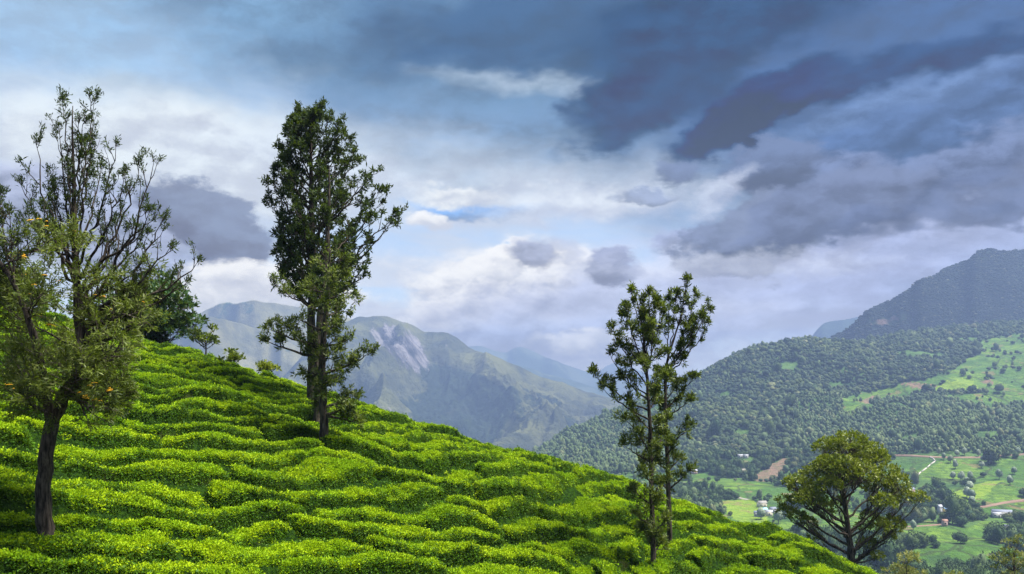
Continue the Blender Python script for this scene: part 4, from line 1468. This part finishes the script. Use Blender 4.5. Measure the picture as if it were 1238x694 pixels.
# ------------------------------------------------------------------ distant woods
def forest_mat(name, c1, c2, c3):
    m, g, out = new_mat(name)
    pos = g.n('ShaderNodeNewGeometry').outputs['Position']
    r = g.n('ShaderNodeObjectInfo').outputs['Random']
    n1 = g.noise(pos, .9, 3, 0.6)
    n2 = g.noise(pos, .006, 4, 0.65)
    n3 = g.noise(pos, .02, 3, 0.6)
    bias = g.m('MULTIPLY', g.m('SUBTRACT', n3, 0.5), 1.6)
    col = g.mix(g.step(g.m('ADD', r, bias), 0.1, 1.05, False), c1, c2)
    col = g.mix(g.m('MULTIPLY', g.step(n2, 0.46, 0.58), 0.75), col, c3)
    col = g.mix(g.m('MULTIPLY', g.step(r, 0.93, 0.97), 0.6), col, (0.13, 0.13, 0.06))
    col = g.mix(g.m('MULTIPLY', g.step(n1, .4, .7), .45), col, c1)
    principled(g, out, col, 0.8, 0.15)
    return m


def lump(name, mat, seed, wide=1.0, tall=1.0, sub=2, leaves=70, rough=.5, trunk=True, small=1.0, core=1.0):
    """a whole far-off tree, one metre in radius: lumpy crown with leafy edge on a short stem"""
    import bmesh
    rs = np.random.RandomState(seed)
    bm = bmesh.new()
    bmesh.ops.create_icosphere(bm, subdivisions=sub, radius=1.0)
    v = np.array([p.co[:] for p in bm.verts])
    f = np.array([[q.index for q in p.verts] for p in bm.faces])
    bm.free()
    cs = unit(rs.normal(size=(9, 3)))
    dd = (v @ cs.T).max(1)
    v = v * (0.62 + rough * 0.75 * np.clip((dd - .55) / .45, 0, 1) + rs.normal(size=len(v)) * .06)[:, None]
    v[:, 2] = np.where(v[:, 2] < 0, v[:, 2] * .6, v[:, 2])
    v = v * np.array([wide, wide, tall]) + np.array([0, 0, .9 * tall])
    a = Acc()
    mid = np.array([0, 0, .9 * tall])
    a.add((v - mid) * core + mid, f)
    i = rs.randint(0, len(f), leaves)
    wts = rs.dirichlet((1, 1, 1), leaves)
    sp = (v[f[i]] * wts[:, :, None]).sum(1)
    sp = (sp - mid) * rs.uniform(.8, 1.02, (leaves, 1)) + mid
    d = unit(rs.normal(size=(leaves, 3)) + (sp - mid) * 1.0)
    lv, lf = blades(sp, d, rs.uniform(.18, .42, leaves) * small, rs.uniform(.12, .26, leaves) * small, rs)
    a.add(lv, lf)
    if trunk:
        a.tube([(0, 0, -.5), (0, 0, .7 * tall)], [.07, .05], 5)
    return a.mesh(name, mat)


MF_DARK = forest_mat('forest_leaf_dark', (0.012, 0.028, 0.010), (0.066, 0.090, 0.022), (0.016, 0.034, 0.013))
MF_PEAK_SHADED = forest_mat('mountain_leaf_shaded', (0.004, 0.012, 0.008), (0.020, 0.034, 0.014), (0.009, 0.020, 0.010))  # far darker than the hill woods: cloud shadow put into the leaf colour
MF_GREY = forest_mat('plantation_leaf', (0.030, 0.058, 0.022), (0.115, 0.150, 0.055), (0.070, 0.105, 0.036))
MF_MIX = forest_mat('valley_leaf', (0.018, 0.045, 0.014), (0.085, 0.125, 0.030), (0.040, 0.075, 0.022))
MF_SILV = forest_mat('silver_leaf', (0.12, 0.16, 0.11), (0.22, 0.26, 0.19), (0.17, 0.20, 0.14))


def forests():
    rs = np.random.RandomState(9)
    # jittered points, spacing growing with distance
    pts = []
    for (y0, y1, sp) in ((455, 640, 7.2), (640, 1180, 6.4), (1180, 1700, 5.6), (1700, 2460, 6.6)):
        ny = int((y1 - y0) / sp)
        for j in range(ny):
            y = y0 + j * sp
            xa, xb = (560 - CU) / FPX * y, (1330 - CU) / FPX * y
            n = int((xb - xa) / sp)
            xs = xa + (np.arange(n) + rs.rand(n)) * sp
            pts.append(np.stack([xs, y + rs.rand(n) * sp], -1))
    p = np.concatenate(pts)
    x, y = p[:, 0], p[:, 1]
    z = val_z(x, y)
    tea, bright, soil = cover(x, y, z)
    u = CU + FPX * x / y
    v = CV - FPX * z / y
    # clearings and thinner belts
    cl = fbm(x / 70, y / 70, 3, 300)
    keep = ~(tea | bright | soil)
    low = (v > 574) | ((u > 1085) & (v > 548))
    keep &= ~(low & (cl > 0.50 + .10 * sstep(v, 640, 670)) & (rs.rand(len(x)) > .06))
    keep &= ~((~low) & (cl > 0.74))
    gulf = blob(u, v, 1010, 575, 40, 8)
    keep &= rs.rand(len(x)) > gulf * .5
    # a few trees dot the gardens
    keep |= (tea & ~soil & (rs.rand(len(x)) < .07 * (cl < .5)) & (y > 1250))
    for poly in ROADS_UV:
        for (a, b) in zip(poly[:-1], poly[1:]):
            t = np.clip(((u - a[0]) * (b[0] - a[0]) + (v - a[1]) * (b[1] - a[1])) / ((b[0] - a[0]) ** 2 + (b[1] - a[1]) ** 2), 0, 1)
            d = np.hypot((u - a[0] - t * (b[0] - a[0])) / 4.0, (v - a[1] - t * (b[1] - a[1])) / 1.4)
            keep &= ~(d < 1.0)
    for (hu, hv) in [(h[0], h[1]) for h in HOUSES]:
        keep &= ~((np.abs(u - hu) < 12) & (v > hv - 1) & (v < hv + 7))
    x, y, z, u, v = x[keep], y[keep], z[keep], u[keep], v[keep]
    n = len(x)
    plant = ((v > 478 + 14 * (fbm(u / 20, v / 20, 2, 310) - .5)) & (v < 552) & (u > 960)) | ((u < 830 + 40 * (fbm(x / 100, y / 100, 2, 311) - .5) * 4) & (v > 470))
    dark = (~plant) & (v < 552)
    big = (rs.rand(n) < .12) * rs.uniform(.3, .9, n) * (fbm(x / 60, y / 60, 2, 320) > .5)
    idx = np.where(dark, rs.randint(0, 4, n), np.where(plant, rs.randint(4, 8, n), rs.randint(8, 12, n)))
    mixup = rs.rand(n) < .12
    idx = np.where(mixup, rs.randint(0, 12, n), idx)
    r = (1 + big) * np.where(dark, rs.uniform(2.4, 5.4, n), np.where(plant, rs.uniform(1.6, 3.5, n), rs.uniform(1.6, 4.8, n) * (1 + .25 * sstep(v, 645, 680))))
    h = r * rs.uniform(.7, 1.35, n)
    rot = np.stack([np.zeros(n), np.zeros(n), rs.uniform(0, 6.28, n)], -1)
    protos = [lump('forest_tree', MF_DARK, 400 + k, 1, .85, rough=.5) for k in range(4)]
    protos += [lump('forest_tree', MF_GREY, 410 + k, .9, 1.15 + .15 * k, rough=.7, leaves=110) for k in range(4)]
    protos += [lump('forest_tree', MF_MIX, 420 + k, 1, .9 + .2 * k, rough=.85, leaves=900, sub=2, small=.62, core=.82) for k in range(4)]
    scatter('forest', np.stack([x, y, z - .2], -1), rot, np.stack([r, r, h], -1), idx.astype(float), protos, 'unbroken woods covering the hill and the valley floor', 'forest')
    print('forest', n)
    # the wooded peak behind the hill
    X, Y, Z, U, V, T = PEAKS['wooded_peak']
    n = 70000
    fi, fj = rs.uniform(40, 205, n), rs.uniform(0, X.shape[1] - 1.01, n)
    i, j = fi.astype(int), fj.astype(int)
    a, b = fi - i, fj - j

    def bil(A):
        return (A[i, j] * (1 - a) + A[i + 1, j] * a) * (1 - b) + (A[i, j + 1] * (1 - a) + A[i + 1, j + 1] * a) * b
    x, y, z, u = bil(X), bil(Y), bil(Z), bil(U)
    ok = (u > 980) & (u < 1290) & (fbm(x / 160, y / 160, 3, 330) < .76)
    vv = CV - FPX * z / y
    ok &= rs.rand(len(x)) > 1.3 * blob(u, vv, 1075, 388, 34, 9, -8)
    x, y, z = x[ok], y[ok], z[ok]
    n = len(x)
    r = rs.uniform(2.8, 6.0, n)
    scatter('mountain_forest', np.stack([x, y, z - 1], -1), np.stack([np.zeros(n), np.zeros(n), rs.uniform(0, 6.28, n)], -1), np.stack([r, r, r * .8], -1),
            rs.randint(0, 4, n).astype(float), [lump('mountain_tree', MF_PEAK_SHADED, 440 + k, 1, .85, rough=.5) for k in range(4)], 'woods on the high peak behind the forested hill, coloured as under cloud shadow', 'forest')
    print('mountain forest', n)


ROADS_UV = [[(826, 584), (840, 589), (856, 592), (872, 597), (888, 601), (906, 605)],
            [(1070, 551), (1100, 551), (1130, 553), (1160, 553.5), (1190, 553), (1215, 551), (1245, 549), (1300, 546)],
            [(1184, 614), (1200, 611), (1215, 608), (1232, 606), (1260, 603)],
            [(893, 559), (899, 567), (901, 576)],
            [(1096, 637), (1118, 636), (1142, 634)]]
# column, row of the base, length, depth, wall height, roof height, turn, wall, roof, name, label, storeys
HOUSES = [
    (1211, 624, 17, 7, 3.4, 1.6, -18, 'white', 'slate', 'house', 'long white building with a grey blue roof among tea at the right edge'),
    (1205, 626, 7, 4, 2.4, .8, -18, 'white', 'pale', 'shed', 'small white shed in front of the long building at the right edge'),
    (1147, 621, 10, 5, 3.0, 1.2, 8, 'yellow', 'blue', 'house', 'yellow house with a light blue roof near the white tower house'),
    (1136, 622, 3.4, 3.4, 6.0, 1.6, 10, 'white', 'pale', 'tower_house', 'narrow white tower house left of the yellow house'),
    (921, 613, 9, 6, 2.8, 1.8, 10, 'cream', 'grey', 'house', 'grey roofed house on its own above the valley village'),
    (917, 625, 8, 5, 2.8, 1.5, -25, 'white', 'slate', 'house', 'leftmost white house of the valley village by the hedge of trees'),
    (923, 622, 7, 5, 3.2, 1.6, 20, 'white', 'blue', 'house', 'blue roofed house in the middle of the valley village'),
    (930, 624, 6, 5, 2.8, 1.4, -10, 'cream', 'pale', 'house', 'pale house with a whitish roof at the right of the valley village'),
    (934, 620, 6, 5, 2.8, 1.4, 15, 'white', 'slate', 'house', 'small grey roofed house at the back of the valley village'),
    (895, 554, 7, 4, 2.6, 1.0, 0, 'white', 'pale', 'hut', 'left one of two tiny white huts in the forest slope'),
    (902, 554, 6, 4, 2.6, 1.0, 0, 'white', 'pale', 'hut', 'right one of two tiny white huts in the forest slope'),
    (839, 573, 8, 5, 3.0, 1.4, 10, 'pink', 'pale', 'house', 'pinkish house at the wood edge left of the green valley field'),
    (1142, 636, 4, 3, 2.6, 1.2, 0, 'pink', 'red', 'hut', 'small red roofed hut at the end of the garden path'),
    (1222, 641, 12, 5, 2.4, 1.0, -5, 'cream', 'slate', 'shed', 'low grey roofed shed in the field below the long building'),
    (1101, 596, 7, 5, 3, 1.2, 10, 'pink', 'slate', 'house', 'house half hidden behind the broad tree, pink walls'),
]


def settlement():
    mats = {'white': plain_mat('white_wall', (.36, .36, .36), .8, .2, .5, .15), 'cream': plain_mat('cream_wall', (.6, .55, .45), .8, .2, .5, .15),
            'yellow': plain_mat('yellow_wall', (.75, .55, .12), .8, .2, .5, .15), 'pink': plain_mat('pink_wall', (.4, .28, .25), .8, .2, .5, .15),
            'slate': plain_mat('slate_roof', (.16, .18, .24), .6, .3, .5, .3), 'blue': plain_mat('blue_roof', (.25, .42, .65), .5, .3, .5, .2),
            'pale': plain_mat('pale_roof', (.30, .31, .35), .5, .3, .5, .2), 'grey': plain_mat('grey_roof', (.22, .21, .20), .7, .3, .5, .3), 'red': plain_mat('red_roof', (.22, .12, .09), .7, .3, .5, .3)}
    glass = plain_mat('window_glass', (.03, .035, .045), .15, .5, .5, .1)
    door = plain_mat('door_wood', (.10, .06, .04), .6, .3, .5, .1)
    for (u, v, L, D, H, RH, turn, wc, rc, nm, label) in HOUSES:
        p = vground(u, v)
        p[2] = min(float(val_z(p[0] + dx, p[1] + dy)) for dx in (-L / 2, L / 2) for dy in (-D / 2, D / 2))
        root = thing(nm, tuple(p), label, 'house' if 'house' in nm else nm, 'buildings in the valley')
        root.rotation_euler = (0, 0, math.radians(turn))
        a = Acc()
        top = H + 2.0
        a.box(-L / 2, L / 2, -D / 2, D / 2, -1, top)
        # gable ends
        for sx in (-1, 1):
            x0 = sx * L / 2
            x1 = x0 - sx * .25
            vv = [(x0, -D / 2, top), (x0, D / 2, top), (x0, 0, top + RH), (x1, -D / 2, top), (x1, D / 2, top), (x1, 0, top + RH)]
            a.add(vv, [(0, 1, 2), (3, 5, 4)])
        link('wall', a.mesh('wall', mats[wc]), root)
        a = Acc()
        e = .45
        for sy in (-1, 1):
            n0, n1 = np.array([0, 0, top + RH + .12]), np.array([0, sy * (D / 2 + e), top - e * RH / (D / 2) + .12])
            q = []
            for x in (-L / 2 - e, L / 2 + e):
                for w in (n0, n1):
                    for dz in (0, .18):
                        q.append((x, w[1], w[2] + dz))
            a.add(q, [(0, 2, 3, 1), (4, 5, 7, 6), (1, 3, 7, 5), (0, 4, 6, 2), (2, 6, 7, 3), (0, 1, 5, 4)])
        link('roof', a.mesh('roof', mats[rc]), root)
        k = max(1, int(L / 3.2))
        dk = k // 2
        me = None
        for i in range(k):
            cx = -L / 2 + L * (i + .5) / k
            if i == dk and k > 1:
                a = Acc()
                a.box(-.5, .5, -D / 2 - .06, -D / 2 + .02, 1.0, 3.1)
                link('door', a.mesh('door', door), root, (cx, 0, 0))
                continue
            if me is None:
                a = Acc()
                a.box(-.6, .6, -D / 2 - .05, -D / 2 + .02, 2.1, 3.3)
                me = a.mesh('window', glass)
            link('window', me, root, (cx, 0, 0))

    # roads and tracks laid on the ground
    def strip(nm, uv, width, mat, label=None):
        P = []
        for (a, b) in zip(uv[:-1], uv[1:]):
            for t in np.linspace(0, 1, 14, endpoint=False):
                P.append(vground(a[0] + (b[0] - a[0]) * t, a[1] + (b[1] - a[1]) * t))
        P = np.array(P)
        for _ in range(6):
            P[1:-1] = (P[:-2] + 2 * P[1:-1] + P[2:]) / 4
        T = unit(np.gradient(P[:, :2], axis=0))
        N = np.stack([-T[:, 1], T[:, 0]], -1)
        rows = []
        for w in (-1.25, -1, -.33, .33, 1, 1.25):
            q = P[:, :2] + N * w * width / 2
            z = np.maximum(val_z(q[:, 0], q[:, 1]), val_z(P[:, 0], P[:, 1])) + (.45 if abs(w) < 1.1 else -1.5)
            rows.append(np.concatenate([q, z[:, None]], 1))
        V = np.stack(rows, 1).reshape(-1, 3)
        o = link(nm, make_mesh(nm, V, grid_faces(len(P), 6), mat, False))
        tag(o, kind='structure')
    pale = plain_mat('pale_track', (.22, .21, .18), .9, .1, .2, .25)
    red = plain_mat('red_earth', (.24, .16, .12), .9, .1, .03, .65)
    for uv, w, m, nm in ((ROADS_UV[0], 5, pale, 'road'), (ROADS_UV[1], 5.5, red, 'dirt_road'), (ROADS_UV[2], 4, red, 'dirt_track'), (ROADS_UV[3], 5, pale, 'footpath'), (ROADS_UV[4], 4, red, 'garden_path')):
        strip(nm, uv, w, m)
    # the white stepped wall climbing the garden slope
    a = Acc()
    S = [(1108, 576), (1114, 571), (1121, 566), (1125, 562), (1131, 558), (1128, 555), (1124, 553)]
    P = [vground(u, v) for (u, v) in S]
    t = thing('garden_wall', tuple(P[0]), 'white stepped wall climbing the tea slope to the red dirt road', 'wall')
    wm = plain_mat('white_masonry', (.36, .33, .32), .8, .2, .3, .2)
    for (p, q) in zip(P[:-1], P[1:]):
        a = Acc()
        p, q = p - P[0], q - P[0]
        d = q - p
        L = math.hypot(d[0], d[1])
        nrm = np.array([-d[1], d[0], 0]) / L * .4
        vs = []
        for e in (p, p + d * .86):
            for s_ in (-1, 1):
                for h in (-1.5, 1.3):
                    vs.append(e + nrm * s_ + np.array([0, 0, h]))
        a.add(vs, [(0, 1, 3, 2), (4, 6, 7, 5), (0, 4, 5, 1), (2, 3, 7, 6), (1, 5, 7, 3), (0, 2, 6, 4)])
        link('wall_step', a.mesh('wall_step', wm), t.id_data if False else t)

    # trees of the valley that can be told apart
    SILV = [(1135, 550, 5, 'first pale tree left of the dirt road bend'), (1141, 556, 5, 'pale tree just above the white stepped wall'), (1149, 560, 6, 'pale pointed tree below the dirt road, right of the stepped wall'),
            (1155, 567, 6, 'pale tree on the upper tea slope, lowest of the row by the wall'), (1157, 552, 6, 'round silvery tree standing on the dirt road edge'), (1166, 551, 6, 'larger round silvery tree on the dirt road edge'),
            (1183, 552, 5, 'silvery tree at the road just left of the big dark tree'), (1188, 558, 5, 'small silvery tree below the road, left of the big dark tree'), (1187, 566, 6, 'silvery tree alone in the middle of the upper tea slope'),
            (1231, 549, 6, 'silvery tree on the road right of the big dark tree'), (1226, 574, 6, 'pale tree at the right end of the upper tea slope'), (1208, 580, 7, 'bushy pale tree at the foot of the upper tea slope'),
            (1221, 586, 7, 'bushy pale tree on the brow of the bright tea knoll'), (1152, 580, 6, 'pale tree at the left end of the belt below the tea slope'), (1162, 582, 7, 'pale tree in the belt, second from its left end'),
            (1173, 580, 6, 'silvery tree on top of the belt above the knoll'), (1169, 587, 6, 'silvery tree where the belt meets the bright knoll'), (1172, 593, 7, 'silvery tree on the left shoulder of the bright knoll'),
            (1169, 602, 7, 'grey tree below the shoulder of the bright knoll'), (1175, 604, 7, 'grey round tree beside another on the front of the knoll'), (1175, 611, 6, 'lowest grey tree in front of the bright knoll'),
            (1104, 641, 5, 'pale tree on the garden path'), (920, 628, 8, 'whitish round tree among the valley village houses'), (941, 633, 8, 'grey bushy tree right of the valley village')]
    crown = [lump('crown', MF_SILV, 500 + k, .9, 1.15, rough=.5, leaves=160, trunk=False) for k in range(3)]
    a = Acc()
    a.tube([(0, 0, -.6), (0, 0, .9)], [.10, .06], 6)
    trunk_me = a.mesh('trunk', M_BARK2)
    rs = np.random.RandomState(4)

    def vt(u, v, r, label, me, nm, group, tall=1.0):
        p = vground(u, v)
        t = thing(nm, tuple(p), label, 'tree', group)
        t.rotation_euler = (0, 0, rs.uniform(0, 6))
        t.scale = (r * .62, r * .62, r * .62 * tall)
        link('trunk', trunk_me, t)
        link('crown', me, t)
    for i, (u, v, r, label) in enumerate(SILV):
        vt(u, v, r, label, crown[i % 3], 'silvery_tree', 'silvery trees in the tea valley', rs.uniform(1, 1.4))
    big = lump('crown', MF_DARK, 520, 1, 1.0, sub=3, rough=.5, leaves=400, trunk=False)
    vt(1198, 561, 17, 'huge dark round tree overhanging the red dirt road', big, 'dark_tree', None, 1.0)
    DK = [(1170, 629, 9, 'broad brownish green tree between the yellow house and the long building'), (1158, 655, 7, 'dark leaning tree alone on the lower tea field'), (1189, 577, 6, 'dark tree at the foot of the upper tea slope'),
          (1213, 451, 9, 'dark round tree on the high tea ridge, largest there'), (1195, 458, 8, 'dark tree left of the largest on the high tea ridge'), (1232, 448, 8, 'greyish dark tree at the right edge of the high tea ridge'),
          (1196, 468, 7, 'dark tree below the others on the high tea ridge'), (1225, 436, 6, 'small dark tree highest on the high tea ridge'), (1075, 478, 4, 'tiny dark tree at the forest edge of the long tea strip'),
          (930, 603, 6, 'dark bushes beside the bend of the pale road'), (867, 583, 6, 'dark clump in the middle of the green valley field'), (857, 582, 5, 'dark clump at the left of the green valley field'),
          (889, 582, 3.6, 'reddish little tree in the green valley field'), (1238, 601, 8, 'dark tree at the right edge beside the bright knoll')]
    dk = [lump('crown', MF_DARK if k else MF_MIX, 530 + k, 1, 1.0, sub=2, rough=.5, leaves=200, trunk=False) for k in range(3)]
    for i, (u, v, r, label) in enumerate(DK):
        vt(u, v, r, label, dk[i % 3], 'dark_tree', 'dark single trees in the valley', rs.uniform(.8, 1.1))


settlement()
forests()

# ------------------------------------------------------------------ haze: the air between here and the mountains
def build_haze():
    a = Acc()
    a.box(-14000, 14000, -2500, HAZE_END, -421, HAZE_TOP)
    m = bpy.data.materials.new('haze_air')
    m.use_nodes = True
    nt = m.node_tree
    nt.nodes.clear()
    out = nt.nodes.new('ShaderNodeOutputMaterial')
    pv = nt.nodes.new('ShaderNodeVolumePrincipled')
    pv.inputs['Color'].default_value = (0.235, 0.32, 0.57, 1)
    pv.inputs['Density'].default_value = HAZE_DENSITY
    pv.inputs['Anisotropy'].default_value = 0.15
    nt.links.new(pv.outputs[0], out.inputs['Volume'])
    o = link('haze', a.mesh('haze', m))
    tag(o, 'thin blue haze hanging in the valley air', 'haze', kind='stuff')


build_haze()
